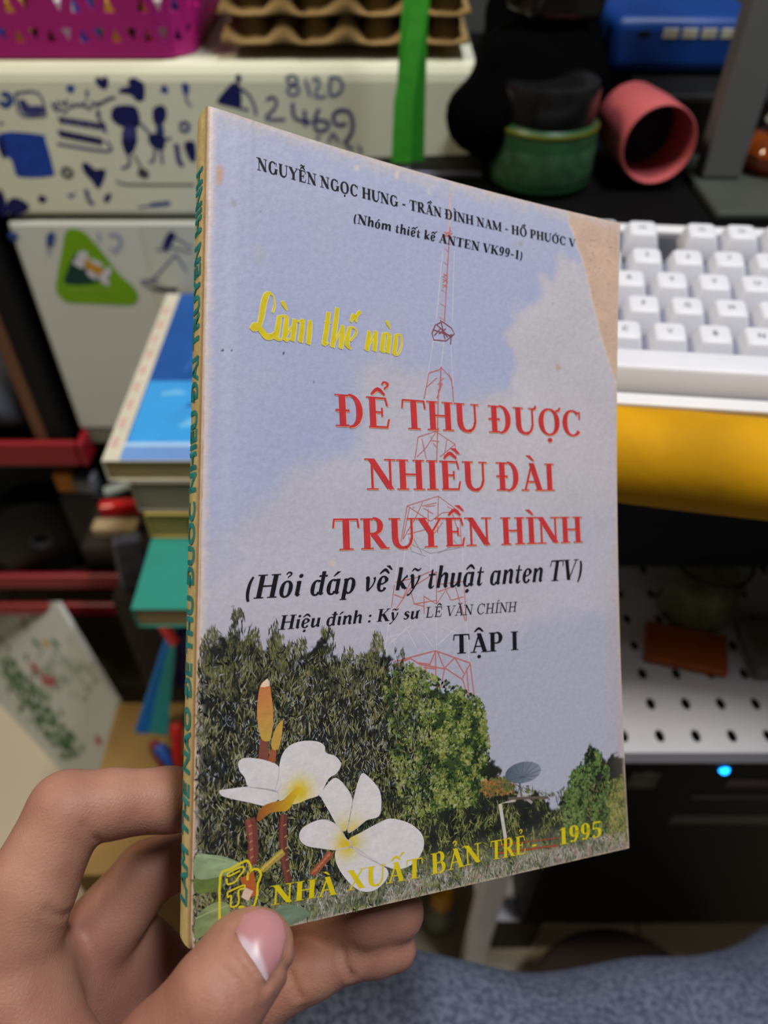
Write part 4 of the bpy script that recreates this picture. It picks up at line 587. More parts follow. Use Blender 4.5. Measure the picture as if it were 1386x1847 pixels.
# ------------------------------------------------------------------ white metal rack with the computer under the desk
ms = thing('metal_rack', 'white metal rack with a perforated shelf under the desk', 'rack', (0, 0, 0))
wm = mat('white_metal', (226, 226, 238), rough=.35, var=.06, scale=20)
b = MB(); x0, x1, y0, y1, z = .085, .62, .209, .50, .55
nx, ny = 26, 14; dx, dy = (x1-x0)/nx, (y1-y0)/ny
def hole(i, j):
    ax_, ay = x0+i*dx, y0+j*dy; cx, cy = ax_+dx/2, ay+dy/2; out = [(ax_, ay), (cx, ay), (ax_+dx, ay), (ax_+dx, cy), (ax_+dx, ay+dy), (cx, ay+dy), (ax_, ay+dy), (ax_, cy)]
    inn = [(cx+.0028*math.cos(a), cy+.0042*math.sin(a)) for a in [math.radians(k) for k in (225, 270, 315, 0, 45, 90, 135, 180)]]
    b.add([(x, y, z) for x, y in out+inn], [(k, (k+1) % 8, 8+(k+1) % 8, 8+k) for k in range(8)])
for i in range(nx):
    for j in range(ny): hole(i, j)
b.build('perforated_shelf', wm, ms, solid=.001)
o = MB().box(.118, .166, .262, .285, 0, .17).build('wooden_block', MATS['dark_brown_wood'], None, bevel=.002); tag(o, 'dark brown upright block right of the white rack leg', 'block')
MB().box(x0, x1, y0, y0+.002, z-.012, z).build('shelf_lip', wm, ms, bevel=.0006)
MB().box(x0, x1, .232, y1, .19, .192).build('lower_shelf', wm, ms)
for x, y in ((.083, .231), (.083, .49), (.60, .231), (.60, .49)):
    l = MB().box(x, x+.020, y, y+.020, .018, z-.0005).build('leg', wm, ms, bevel=.001)
    MB().box(x-.001, x+.021, y-.001, y+.021, 0, .018).build('foot', MATS['matte_black'], l)
pc = thing('computer_case', 'black computer case with a blue light under the perforated shelf', 'computer', (0, 0, 0))
MB().box(.12, .59, .235, .485, .193, .525).build('body', MATS['matte_black'], pc, bevel=.003)
MB().box(.122, .588, .228, .235, .195, .523).build('front_panel', mat('satin_black', (4, 4, 5), spec=.1, rough=.5), pc, bevel=.002)
led = MB().lathe([(0, .0022), (.002, .0018), (.0032, 0)], 16).build('led', mat('blue_led', (30, 140, 255), emit=(20, 150, 255), estr=6), pc); led.location = (.2145, .2275, .4925); led.rotation_euler = (math.pi/2, 0, 0)
MB().box(.158, .176, .2274, .228, .468, .489).build('label_plate', mat('grey_label', (104, 96, 92), rough=.6, var=.3, scale=200), pc)
MB().box(.222, .29, .2274, .228, .470, .479).build('label_plate', mat('pinkish_label', (130, 104, 110), rough=.6, var=.3), pc)
MB().box(.204, .30, .2274, .228, .452, .457).build('slot', mat('grey_slot', (60, 60, 62), rough=.5), pc)
MB().box(.20, .34, .2274, .228, .412, .425).build('slot', MATS['grey_slot'], pc)
gj = thing('glass_jar', 'clear glass jar of pale contents on the perforated shelf', 'jar', (.2, .310, .5512))
MB().lathe([(0, .0), (.021, 0), (.0235, .004), (.0235, .042), (.0245, .048), (.0245, .050), (.0225, .050), (.0215, .042), (.0215, .005), (0, .003)], 32).build('glass', mat('jar_glass', (225, 232, 220), rough=.05, var=.05, trans=1., ior=1.45), gj, smooth=True)
MB().lathe([(0, .0035), (.0205, .0045), (.0208, .034), (.017, .037), (0, .036)], 28).build('contents', mat('pale_contents', (176, 172, 132), rough=.8, var=.4, scale=120), gj, smooth=True)
o = MB().box(-.024, .024, -.014, .014, 0, .007).build('orange_box', mat('orange_card', (168, 84, 24), rough=.6, var=.2), None, bevel=.001); o.location = (.186, .276, .5512); o.rotation_euler = (0, 0, -.25); tag(o, 'flat orange box lying left of the glass jar', 'box')
o = MB().lathe([(0, 0), (.009, 0), (.010, .004), (.010, .032), (.006, .04), (0, .04)], 20).build('pink_bottle', mat('salmon_plastic', (196, 110, 96), rough=.4), None, smooth=True); o.location = (.255, .288, .5512); tag(o, 'small salmon bottle right of the glass jar', 'bottle')
o = MB().box(-.04, .04, -.02, .02, 0, .012).build('grey_packet', mat('grey_packet', (120, 116, 110), rough=.6, var=.3), None, bevel=.003); o.location = (.262, .275, .5512); tag(o, 'grey packet lying before the glass jar on the shelf', 'packet')
# pale letters on the dark apron below the tube
me = text_mesh('ON', .011)
lt = link('lettering', me, mat('grey_letters', (92, 92, 94), rough=.6), bpy.data.objects['desk']); lt.location = (.1165, .2985, .6985); lt.rotation_euler = (math.pi/2, 0, -.05)
# bottle and dark disc on the floor
yb_ = thing('yellow_bottle', 'small clear bottle with yellow cap behind the white rack leg', 'bottle', (.062, .29, 0))
MB().lathe([(0, 0), (.016, 0), (.018, .004), (.018, .05), (.010, .06), (.010, .066), (0, .066)], 20).build('body', mat('bottle_clear', (150, 160, 130), rough=.15, trans=.4), yb_, smooth=True)
MB().lathe([(0, .066), (.012, .066), (.012, .10), (.009, .105), (0, .105)], 20).build('cap', mat('cap_yellow', (226, 160, 16), rough=.4), yb_, smooth=True)
tb = thing('round_disc', 'low dark round stool on the tan floor beyond the trousers', 'disc', (.223, .157, 0))  # low dark disc on four short legs
MB().lathe([(0, .10), (.09, .10), (.098, .094), (.098, .084), (.085, .08), (0, .08)], 48).build('disc_top', MATS['dark_brown_wood'], tb, smooth=True)
for k in range(4): a = k*math.pi/2+.6; MB().tube([(.07*math.cos(a), .07*math.sin(a), .082), (.09*math.cos(a), .09*math.sin(a), 0)], .01, 10).build('leg', MATS['dark_brown_wood'], tb)
# ------------------------------------------------------------------ the book
BT = np.array([-.0421877, .0507815, .7650216]); UA = np.array([.883245, .305873, -.355415]); UB = np.array([.005761, .750822, .660480]); UN = np.array([.468876, -.585413, .661398])
BW, BH, TH = 130., 190., 9.0
def bend(u, v):
    a = u/BW; b = np.clip(v/BH, 0, 1)
    return -(12*a*(1-a)*b**1.5+12*a*a*b*(1-b))
def bk(u, v, h):          # millimetres on the cover -> place in the room
    u, v, h = np.broadcast_arrays(np.asarray(u, float), np.asarray(v, float), np.asarray(h, float))
    return BT+(u[..., None]*UA+v[..., None]*UB+(bend(u, v)+h)[..., None]*UN)/1000
book = thing('book', 'old paperback with red title on a sky and tower cover held in the hand', 'book', (0, 0, 0))

# cover picture: colours of the print, computed on a fine grid of the cover
A = ART
def cover_colour(u, v):
    n1 = fbm(u/16, v/16, 1); n2 = fbm(u/4, v/4, 5); n3 = noise2(u/.9, v/.9, 9)
    sky = np.stack([166+6*(v/190-.5)-8*n1, 169+4*(v/190-.5)-5*n1, 195+2*n1], -1)
    sky[...] += ((u < 26)*(26-u)*.45)[..., None]*np.array([.35, .25, .1])
    sky += (np.exp(-((u-6.5-1.5*(n1-.5))/2.2)**2)*7+sstep(168, 190, v)*4*n2*2)[..., None]*np.array([1, .95, .7])
    low = sstep(100, 60, v)[..., None]; sky = sky*(1-low)+np.array([166, 166, 184])*low
    cl = np.array([188, 182, 190])
    wob = 7*(n2-.5)+9*(n1-.5)
    for k, soft in (('cl1', 2.2), ('cl2', 5.5)):
        d = sdp(u, v, smooth_poly(A[k], 2))+wob; m = sstep(soft, -soft, d)[..., None]*(.95 if k == 'cl1' else .78)
        tone = cl+(n1[..., None]-.5)*16-(np.clip((120-v)/120, 0, 1)[..., None])*np.array([12, 9, 2])
        sky = sky*(1-m)+tone*m
    c = sky
    # dark ground behind the printed leaves
    d = sdp(u, v, A['treeA'])+3.6*(n2-.5)+2.2*(n3-.5)+1.2*(v > 45); m = sstep(.35, -.35, d)[..., None]
    base = np.stack([14+40*n2, 16+40*n2, 18+32*n2], -1)
    rd = sstep(1.5, -2, sdp(u, v, A['round'])+3*(n2-.5))[..., None]; base = base*(1-rd)+np.stack([20+50*n2, 30+54*n2, 22+24*n2], -1)*rd
    gr = sstep(13, 4, v+4*(n2-.5))[..., None]; base = base*(1-gr)+np.stack([84+64*n3, 88+60*n3, 70+56*n3], -1)*gr
    c = c*(1-m)+base*m
    # torn laminate at the upper right corner
    tear = np.array(A['tear']); ut = np.interp(v, tear[::-1, 1], tear[::-1, 0])+1.1*(fbm(u/3, v/3, 31)-.5)
    m = (sstep(-.15, .15, u-ut)*sstep(tear[-1, 1]-1, tear[-1, 1]+.5, v))[..., None]
    bei = np.stack([198+20*(n2-.5), 168+18*(n2-.5), 150+14*(n2-.5)], -1)-(np.clip(n3-.86, 0, 1)*260)[..., None]
    c = c*(1-m)+bei*m
    e2 = np.exp(-((u-ut)/.5)**2)[..., None]*(v > tear[-1, 1])[..., None]; c = c*(1-.4*e2)+np.array([214, 205, 200])*.4*e2
    # worn rims: pale scuffs and brown stain
    de = np.minimum.reduce([u+.0, BW-u, v, BH-v]); w = fbm(u/2.2, v/2.2, 41)
    m = sstep(1.6, 0, de+1.6*(w-.45))[..., None]; c = c*(1-.75*m)+np.array([196, 176, 160])*.75*m
    m = (sstep(5.5, 0, BH-v+5*(w-.5))*.55)[..., None]; c = c*(1-m)+np.array([194, 184, 180])*m
    m = (sstep(3.2, .4, u+1.5*(w-.5)))[..., None]*.8; c = c*(1-m)+np.array([206, 188, 180])*m
    m = (sstep(1.0, .2, u+.5*(w-.5)))[..., None]; c = c*(1-m)+np.array([142, 104, 76])*m
    m = sstep(3, 0, np.hypot((u-3.3)/1., (v-174)/2.6)*2+2*(w-.5))[..., None]*.9; c = c*(1-m)+np.array([196, 150, 122])*m
    m = (sstep(9, 0, BW-u)*sstep(120, 60, v)*.3)[..., None]; c = c*(1-m)+np.array([176, 156, 140])*m
    # crease beside the spine, small spots
    m = np.exp(-((u-11.5-1*(n1-.5))/.5)**2)*sstep(150, 185, v); c = c*(1-.04*m)[..., None]
    sp = noise2(u/.8, v/.8, 77)*(.75+.25*noise2(u/7, v/7, 78)); c = c*(1-.5*sstep(.93, .985, sp))[..., None]
    for (x, y), r, col in ((A['marks'][3], 1.5, (150, 146, 140)), (A['marks'][4], 1.6, (176, 150, 130)), (A['marks'][7], 1.2, (206, 186, 170)), ((7, 168), 1.2, (150, 150, 160)), ((14, 158), 3., (170, 172, 186)), ((30, 163), 2.5, (168, 172, 190)), ((40, 186), 1.3, (208, 196, 186)), ((52, 187), 1.5, (216, 200, 184)), ((62, 185), 1.2, (206, 196, 190))):
        m = sstep(1, .3, np.hypot(u-x, (v-y)*.9)/r+1.1*(w-.5))[..., None]*.7; c = c*(1-m)+np.array(col)*m
    for k, (x, y) in enumerate(A['marks'][:3]): m = sstep(.34, .2, np.hypot(u-x, v-y))[..., None]; c = c*(1-m)+np.array([24, 22, 30])*m
    return np.clip(c, 0, 255)
GU = np.linspace(0, BW, 372); GV = np.linspace(0, BH, 544); UU, VV = np.meshgrid(GU, GV, indexing='ij')
CC = cover_colour(UU, VV)
edge_dip = -.5*np.exp(-UU/1.0)-.05*np.exp(-((UU-9.5)/1.6)**2)-.12*sstep(1.5, 0, np.minimum(BH-VV, VV))*fbm(UU/2, VV/2, 3)+.10*(fbm(UU/9, VV/9, 55)-.5)*sstep(40, 0, BH-VV)
VERT = [bk(UU, VV, edge_dip).reshape(-1, 3)]; VCOL = [lin(CC).reshape(-1, 3)]
i0 = (np.arange(371)[:, None]*544+np.arange(543)).ravel(); FACE = [np.stack([i0, i0+544, i0+545, i0+1], 1)]
nb = [len(VERT[0])]
def put(uv, h, cols):     # uv (n,4,2) flat printed quads, colours (n,3) in sRGB 0..255 or (n,4,3)
    uv = np.asarray(uv, float); n = len(uv); h = np.broadcast_to(np.asarray(h, float).reshape(-1, 1), (n, 4))
    cols = np.asarray(cols, float); cols = np.repeat(cols[:, None, :], 4, 1) if cols.ndim == 2 else cols
    VERT.append(bk(uv[..., 0], uv[..., 1], h).reshape(-1, 3)); VCOL.append(lin(cols).reshape(-1, 3))
    FACE.append(np.arange(n*4).reshape(n, 4)+nb[0]); nb[0] += n*4
RNG = np.random.default_rng(7)
def leaves(poly, n, L, Wd, ang, sang, pal, seed, h=(.03, .06), grow=0., dens=None):
    p = np.array(poly); lo, hi = p.min(0), p.max(0); x = RNG.uniform(lo[0], hi[0], n*4); y = RNG.uniform(lo[1], hi[1], n*4)
    d = sdp(x, y, poly)+2.6*(fbm(x/3, y/3, seed)-.5)-grow; k = (d < 0) & (x > .6) & (y > .5) & (x < 129.3)
    cl = fbm(x/2.6, y/2.6, seed+3, 3); k &= RNG.uniform(0, 1, len(x)) < sstep(.25, .62, cl)+.12
    x, y, cl = x[k][:n], y[k][:n], cl[k][:n]; n = len(x)
    a = ang+sang*(RNG.normal(0, 1, n)*.6+2*(fbm(x/5, y/5, seed+9)-.5)); l = L*RNG.uniform(.5, 1.5, n)/2; w = Wd*RNG.uniform(.6, 1.4, n)/2
    dx, dy = np.cos(a), np.sin(a); q = np.stack([np.stack([x-dx*l, y-dy*l], 1), np.stack([x-dy*w, y+dx*w], 1), np.stack([x+dx*l, y+dy*l], 1), np.stack([x+dy*w, y-dx*w], 1)], 1)
    pal = np.array(pal, float); i = np.clip((cl*1.5-.25+RNG.normal(0, .22, n))*len(pal), 0, len(pal)-1).astype(int)
    put(q, RNG.uniform(h[0], h[1], n), np.clip(pal[i]+RNG.normal(0, 8, (n, 1)), 0, 255))
CON = [(20, 22, 24), (32, 34, 32), (46, 50, 40), (66, 70, 48), (92, 92, 56), (112, 110, 72), (138, 136, 106)]
tree = A['treeA']; hp = math.pi/2
CP = [(.5, 62), (20, 63), (46, 60), (60, 55), (63, 45), (62, 24), (46, 8), (.5, 4)]
leaves(CP, 5200, 1.9, .27, hp, .55, CON, 11)
leaves(CP, 1500, 1.4, .22, hp, .9, [(96, 104, 112), (128, 136, 146), (158, 160, 168)], 17, (.05, .07))
leaves(CP, 2600, 2.2, .2, hp, .8, [(18, 20, 22), (52, 54, 42), (116, 110, 62), (150, 146, 112)], 13, (.055, .075))
leaves(CP, 1500, 1.6, .42, hp, 1.2, [(14, 16, 20), (20, 22, 24), (30, 32, 32)], 19, (.06, .08))
for bx, by, hh_, ww in [(3, 69, 12, 3), (9.5, 73, 13, 2.4), (13, 69, 11, 2.5), (18.4, 70, 13, 2.5), (25, 66, 10, 3), (32, 68, 12, 2.6), (38, 63, 9, 3), (46.2, 66.5, 11, 2.4), (52.5, 62, 9, 2.4), (6, 66, 10, 3), (22, 65, 9, 3), (42, 61, 8, 3)]:   # spires of the conifers
    leaves([(bx-ww*1.1, by-hh_-3), (bx-.5, by), (bx+.5, by), (bx+ww*1.1, by-hh_-3)], 260, 1.9, .26, hp, .45, CON[1:6], int(bx*10), (.03, .06), .9)
leaves(A['round'], 5200, .95, .62, .3, 2.5, [(24, 34, 24), (42, 58, 34), (64, 82, 42), (92, 108, 52), (122, 130, 58), (146, 150, 96)], 21, (.04, .07))
low = [(.5, .5), (129.5, .5), (129.5, 20), (100, 20), (84, 26), (72, 26), (60, 33), (40, 33), (0.5, 12)]
leaves(low, 5200, 1.9, .3, hp+.2, .9, [(28, 34, 28), (54, 66, 40), (84, 94, 50), (112, 116, 62), (136, 138, 84)], 31, (.03, .065))
leaves([(.5, .6), (129, .6), (129, 5), (90, 5), (60, 6), (40, 8), (20, 4)], 2600, 1.5, .3, hp, .8, [(70, 76, 62), (104, 108, 92), (140, 140, 126), (168, 164, 156), (150, 120, 110)], 41, (.05, .08))
leaves(A['cyp'], 1300, 1.0, .6, hp, 1.2, [(44, 66, 36), (64, 90, 46), (86, 110, 56), (106, 126, 70)], 51, (.04, .07), .6)
leaves([(121, 2), (129.3, 2), (129.3, 21), (124, 22)], 700, 1.2, .5, hp, 1.2, [(90, 96, 48), (120, 122, 62), (140, 134, 84)], 53, (.04, .07))
leaves(A['roof'], 330, 1.1, .5, .3, 2.0, [(150, 92, 50), (176, 112, 64), (120, 96, 54), (92, 98, 54)], 61, (.06, .08), 1.)
def fanp(poly, h, fcol, n=4, rings=6, centre=None):
    q = smooth_poly(poly, n); c = np.array(centre) if centre is not None else q.mean(0); m = len(q)
    r = np.linspace(0, 1, rings+1)
    G = c+(q[None]-c)*r[:, None, None]
    C = fcol(G[..., 0], G[..., 1]) if callable(fcol) else np.broadcast_to(np.array(fcol, float), G.shape[:-1]+(3,))
    Q = []; K = []
    for i in range(rings):
        for j in range(m):
            k = (j+1) % m; Q.append([G[i, j], G[i+1, j], G[i+1, k], G[i, k]]); K.append([C[i, j], C[i+1, j], C[i+1, k], C[i, k]])
    put(Q, h, np.array(K))
def stroke(p, w, h, col, n=4, sm=True):
    p = np.array(p, float); q = smooth_poly(p, n, False) if (sm and len(p) > 2) else p
    w = np.interp(np.linspace(0, 1, len(q)), np.linspace(0, 1, len(w)), w) if hasattr(w, '__len__') else np.full(len(q), w)
    t = np.gradient(q, axis=0) if len(q) > 2 else np.repeat((q[1]-q[0])[None], 2, 0); t = t/(np.linalg.norm(t, axis=1)[:, None]+1e-9); o = np.stack([-t[:, 1], t[:, 0]], 1)*w[:, None]/2
    Q = [[q[i]-o[i], q[i+1]-o[i+1], q[i+1]+o[i+1], q[i]+o[i]] for i in range(len(q)-1)]
    put(Q, h, np.repeat(np.array([col], float), len(Q), 0))
TC = {'r': (178, 104, 98), 'd': (124, 70, 80), 'w': (192, 190, 200), 'p': (198, 168, 164), 'k': (144, 132, 138)}
for c, w, p in TOWER: stroke(p, w*.85, .012+.004*'wpkrd'.index(c), TC[c], sm=False)
for y0_, y1_, col in ((112, 135, 'r'),): pass
# house, dish, stems, leaves, buds
fanp(A['wallw'][:4], .066, (176, 170, 160), 1, 2); stroke([A['wallw'][0], A['wallw'][6]], 1.1, .083, (190, 184, 176)); stroke([A['wallw'][2], A['wallw'][4]], .8, .08, (150, 146, 140))
stroke([(86, 20.2), (100, 18.6)], .7, .084, (96, 84, 72)); stroke([(82, 6.5), (103, 5.2)], .5, .084, (150, 70, 50)); stroke([(82, 8.5), (103, 7.2)], .3, .084, (150, 70, 50))
dc, dr_, dt, db, dp = [np.array(q) for q in A['dish']]; rx, ry = abs(dr_[0]-dc[0]), abs(dt[1]-dc[1])
th = np.linspace(0, 2*math.pi, 25)[:-1]; D = [tuple(dc+[rx*math.cos(a), ry*math.sin(a)]) for a in th]
fanp(D, .085, lambda x, y: np.stack([104+26*np.clip((x-dc[0])/rx, -1, 1), 112+24*np.clip((x-dc[0])/rx, -1, 1), 128+22*np.clip((x-dc[0])/rx, -1, 1)], -1), 1, 3)
for k in range(0, 24, 2): stroke([tuple(dc+[-.6, -ry*.5]), D[k]], .16, .088, (80, 86, 100))
stroke([db, dp], .5, .084, (90, 90, 96))
for a, b, w, c in ((0, 1, 3.0, (122, 70, 58)), (2, 3, 2.2, (150, 84, 54))): stroke(A['stems'][a:b+1], [w*.6, w*.85], .09, c)
s2_ = A['stems2']
for a, w, c, cv in ((0, 2.7, (112, 60, 52), .5), (2, 2.0, (98, 54, 48), -.7), (4, 1.9, (142, 76, 54), .4), (6, 1.8, (158, 140, 62), -.3)):
    a0, a1 = np.array(s2_[a]), np.array(s2_[a+1]); mid = (a0+a1)/2+[cv, cv*.4]; q_ = [tuple(a0), tuple((a0+mid)/2+[cv*.3, 0]), tuple(mid), tuple((a1+mid)/2+[cv*.3, 0]), tuple(a1)]
    stroke(q_, [w*.9, w, w*.85, w*.95, w*.75], .088+.0005*a, c); stroke([(x-w*.15, y) for x, y in q_], [w*.3, w*.36, w*.25, w*.33, w*.2], .0882+.0005*a, tuple(min(255, int(k*1.22)) for k in c))
    for k in range(5): x, y = a0+(a1-a0)*(.15+.17*k); stroke([(x-.3, y-.2), (x+.45, y+.1)], .3, .0884+.0005*a, (168, 128, 90))
def lf(c):
    def f(x, y): n = fbm(x/2.5, y/1.2, 88)[..., None]; return np.array(c)*(.82+.36*n)
    return f
for k, h, c in (('leafA', .092, (136, 154, 118)), ('leafB', .0915, (96, 114, 58)), ('leafC', .0925, (122, 136, 92)), ('leafD', .092, (104, 122, 100))): fanp(A[k], h, lf(c))
for k in ('leafA', 'leafC'): q_ = A[k]; stroke([q_[0], tuple((np.array(q_[0])+q_[3])/2+[0, .2]), q_[3]], .18, .0932, (156, 168, 130))
stroke([(s2_[1][0]-1.2, s2_[1][1]-2), (s2_[1][0]+.3, s2_[1][1]-7)], [3.4, 4.2, 2.], .0935, (168, 88, 46)); 
put([[(s2_[1][0]-2.4, s2_[1][1]-6.6), (s2_[1][0]-.8, s2_[1][1]-7.8), (s2_[1][0]+.4, s2_[1][1]-5.8), (s2_[1][0]-1.6, s2_[1][1]-4.6)]], .094, [(206, 178, 160)])
def budc(x, y):
    b = np.array(A['bud1']); t = np.clip((y-b[:, 1].min())/(b[:, 1].max()-b[:, 1].min()), 0, 1)[..., None]
    return np.array([182, 152, 72])*(1-t)+np.array([190, 112, 70])*t
fanp(A['bud1'], .096, budc); fanp(A['bud2'], .097, (186, 146, 70)); fanp([(A['bud1'][0][0]-.3, A['bud1'][0][1]-.8), (A['bud1'][1][0]+.2, A['bud1'][1][1]-.8), (A['bud1'][1][0]-.4, A['bud1'][1][1]+.9)], .0975, (222, 196, 172), 2)
# frangipani petals: white, yellow towards the throat
def petal(o, r):
    o = np.array(o)
    def f(x, y):
        d = np.hypot(x-o[0], y-o[1]); m = (np.exp(-(d/r)**2))[..., None]; n = fbm(x/3, y/3, 71)[..., None]
        return (np.array([214, 208, 210])-14*n)*(1-m)+np.array([204, 176, 36])*m
    return f
o2 = A['f2o'][0]; o1 = A['f1t'][5]
for k, h in (('f1a', .100), ('f1b', .101), ('f1c', .102)): fanp(A[k], h, petal((o1[0]-.5, o1[1]-1), 3.0), 4, 8)
fanp(A['f1t'], .1035, lambda x, y: np.stack([206-6*(o1[0]-x), 150+9*(x-o1[0])+26, 40+0*x], -1).clip(30, 215))
for k, h in (('f2a', .104), ('f2b', .105), ('f2e', .106), ('f2d', .107), ('f2c', .108)): fanp(A[k], h, petal(o2, 4.6 if k in ('f2a', 'f2b') else 3.0), 4, 8, centre=None)
for q_ in (A['f1b'][5:9], A['f1a'][2:6], A['f1c'][0:1]+A['f1c'][-1:]+A['f1c'][-2:-1], A['f2a'][2:6], A['f2b'][5:10], A['f2c'][3:9], A['f2d'][-3:]+A['f2d'][:1], A['f2e'][0:4]): stroke(q_, [.12, .3, .12], .1095, (184, 178, 186))
for k, w in (('logo1', .55), ('logo2', .55), ('logo3', .55), ('logo4', .4), ('logo5', .4)): stroke(A[k], w, .112, (206, 188, 30), 3)
coverm = mat('cover_lacquer', (0, 0, 0), rough=.42, var=.10, scale=900, attr='Col', spec=.35, bump=.12, bscale=500)
cover = npmesh('front_cover', np.concatenate(VERT), np.concatenate(FACE), coverm, book, vcol=np.concatenate(VCOL))
cover['label'] = 'front cover printed with a red and white tower, trees and white flowers'

# ---- lettering: roman and italic letters drawn with strokes
KW, TN = .185, .065
def glyph(ch, K=KW, T=TN, dotted=True):
    S = []; F = []
    V = lambda x, a, b, w=K: S.append(([(x, a), (x, b)], w))
    Ln = lambda a, b, w: S.append(([a, b], w))
    sf = lambda x, y, l=.34: S.append(([(x-l/2, y+(.02 if y < .5 else -.02)), (x+l/2, y+(.02 if y < .5 else -.02))], .042))
    def arc(cx, cy, rx, ry, a0, a1, wm=K, wn=T, n=14):
        P = []; Wd = []
        for i in range(n+1):
            a = math.radians(a0+(a1-a0)*i/n); w = wn+(wm-wn)*abs(math.cos(a))**1.4; P.append((cx+(rx-w/2)*math.cos(a), cy+(ry-w/2*.5)*math.sin(a))); Wd.append(w)
        S.append((P, Wd))
    dot = lambda x, y, r=.085: F.append([(x+r*math.cos(a), y+r*math.sin(a)) for a in np.linspace(0, 6.2832, 13)[:-1]])
    w = .75; tx = .38
    if ch == 'N': V(.14, 0, 1, T); V(.68, 0, 1, T); Ln((.12, .99), (.68, .02), K); sf(.14, 0); sf(.07, 1, .3); sf(.68, 1); w = .84
    elif ch == 'G': arc(.42, .5, .37, .51, 50, 330); V(.70, .04, .42, K*.85); sf(.70, .42, .32); V(.70, .68, .98, .05); w = .86
    elif ch == 'U': V(.17, .32, 1); arc(.42, .33, .335, .345, 180, 290, K, T*1.5); arc(.42, .33, .29, .345, 285, 360, T*1.2, T*1.4); V(.69, .3, 1, T); sf(.17, 1, .36); sf(.69, 1, .28); w = .84; tx = .42
    elif ch == 'Y': Ln((.12, .98), (.42, .46), K); Ln((.72, .98), (.42, .46), T); V(.41, 0, .5); sf(.41, 0, .4); sf(.13, 1, .34); sf(.70, 1, .28); w = .80; tx = .42
    elif ch in 'EÊL':
        V(.18, 0, 1); Ln((.06, .03), (.62, .03), .06); Ln((.66, .30), (.60, .01), .055); sf(.18, 1, .36)
        if ch == 'E': Ln((.06, .97), (.58, .97), .06); Ln((.62, .72), (.57, .99), .055); Ln((.2, .51), (.46, .51), .06); V(.46, .37, .66, .05)
        w = .72; tx = .36
    elif ch == 'O': arc(.44, .5, .40, .52, 0, 360, K, T, 28); w = .88; tx = .44
    elif ch == 'C': arc(.43, .5, .39, .52, 48, 318); V(.71, .66, .98, .055); w = .80
    elif ch == 'H': V(.18, 0, 1); V(.68, 0, 1); Ln((.18, .51), (.68, .51), .06); [sf(x, y, .36) for x in (.18, .68) for y in (0, 1)]; w = .87; tx = .43
    elif ch == 'I': V(.2, 0, 1); sf(.2, 0, .36); sf(.2, 1, .36); w = .40; tx = .2
    elif ch == 'T': V(.38, 0, 1); sf(.38, 0, .4); Ln((.04, .97), (.72, .97), .06); Ln((.05, .99), (.02, .70), .05); Ln((.71, .99), (.74, .70), .05); w = .76
    elif ch in 'RPB':
        V(.18, 0, 1); sf(.18, 1, .36); sf(.18, 0, .36); rb = .25 if ch != 'P' else .28
        Ln((.18, .97), (.36, .97), .06); Ln((.18, 1-2*rb), (.36, 1-2*rb), .06); arc(.36, 1-rb, .30, rb+.02, 90, -90, K*.95)
        if ch == 'R': Ln((.36, .50), (.66, .03), K*.95); sf(.70, 0, .26); w = .80
        elif ch == 'B': Ln((.18, .03), (.38, .03), .06); arc(.38, .26, .32, .28, 90, -90, K*.95); w = .76
        else: w = .70
    elif ch == 'A': Ln((.39, .99), (.12, .01), T*1.1); Ln((.38, 1.0), (.66, .01), K); Ln((.2, .32), (.6, .32), .055); sf(.12, 0, .28); sf(.67, 0, .36); w = .80
    elif ch in 'DĐ': V(.18, 0, 1); sf(.10, 1, .26); sf(.10, 0, .26); Ln((.18, .97), (.36, .97), .06); Ln((.18, .03), (.36, .03), .06); arc(.36, .5, .40, .52, 90, -90); w = .84; (Ln((-.02, .5), (.38, .5), .07) if ch == 'Đ' else None)
    elif ch == 'M': V(.13, 0, 1, T); V(.86, 0, 1); Ln((.13, .98), (.48, .04), K); Ln((.48, .04), (.84, .98), T); sf(.13, 0, .28); sf(.08, 1, .3); sf(.86, 0, .34); sf(.9, 1, .3); w = 1.03; tx = .5
    elif ch == 'K': V(.18, 0, 1); sf(.18, 0, .36); sf(.18, 1, .36); Ln((.66, .97), (.26, .44), T); Ln((.36, .58), (.68, .02), K); sf(.66, 1, .28); sf(.70, 0, .3); w = .82
    elif ch == 'V': Ln((.12, .98), (.40, .01), K); Ln((.70, .98), (.40, .01), T); sf(.13, 1, .34); sf(.69, 1, .28); w = .78
    elif ch == 'X': Ln((.14, .98), (.64, .02), K); Ln((.64, .98), (.13, .02), T); [sf(x, y, .3) for x in (.13, .65) for y in (0, 1)]; w = .78
    elif ch == '1': V(.26, 0, 1); sf(.26, 0, .38); Ln((.22, .97), (.06, .86), .05); w = .48
    elif ch == '9': arc(.29, .68, .25, .33, 0, 360, K*.9, T, 24); arc(.17, .62, .37, .63, -75, 8, K*.85, T); dot(.16, .08, .07); w = .58
    elif ch == '5': Ln((.12, .95), (.50, .95), .11); Ln((.12, .97), (.09, .52), .06); arc(.22, .30, .32, .31, 120, -130, K*.9, T); dot(.10, .10, .075); w = .58
    elif ch == '-': Ln((.06, .36), (.36, .36), .11); w = .42
    elif ch == '(': arc(.42, .40, .36, .68, 128, 232, K*.7, .04); w = .36
    elif ch == ')': arc(-.06, .40, .36, .68, 52, -52, K*.7, .04); w = .38
    elif ch == ':': dot(.14, .08); dot(.14, .52); w = .3
    elif ch == ' ': w = .26
    # small letters
    elif ch in 'nhmk':
        top = .66 if ch in 'nm' else 1.02; V(.14, 0, top, K*.9); Ln((.04, top-.03), (.14, top-.01), .06)
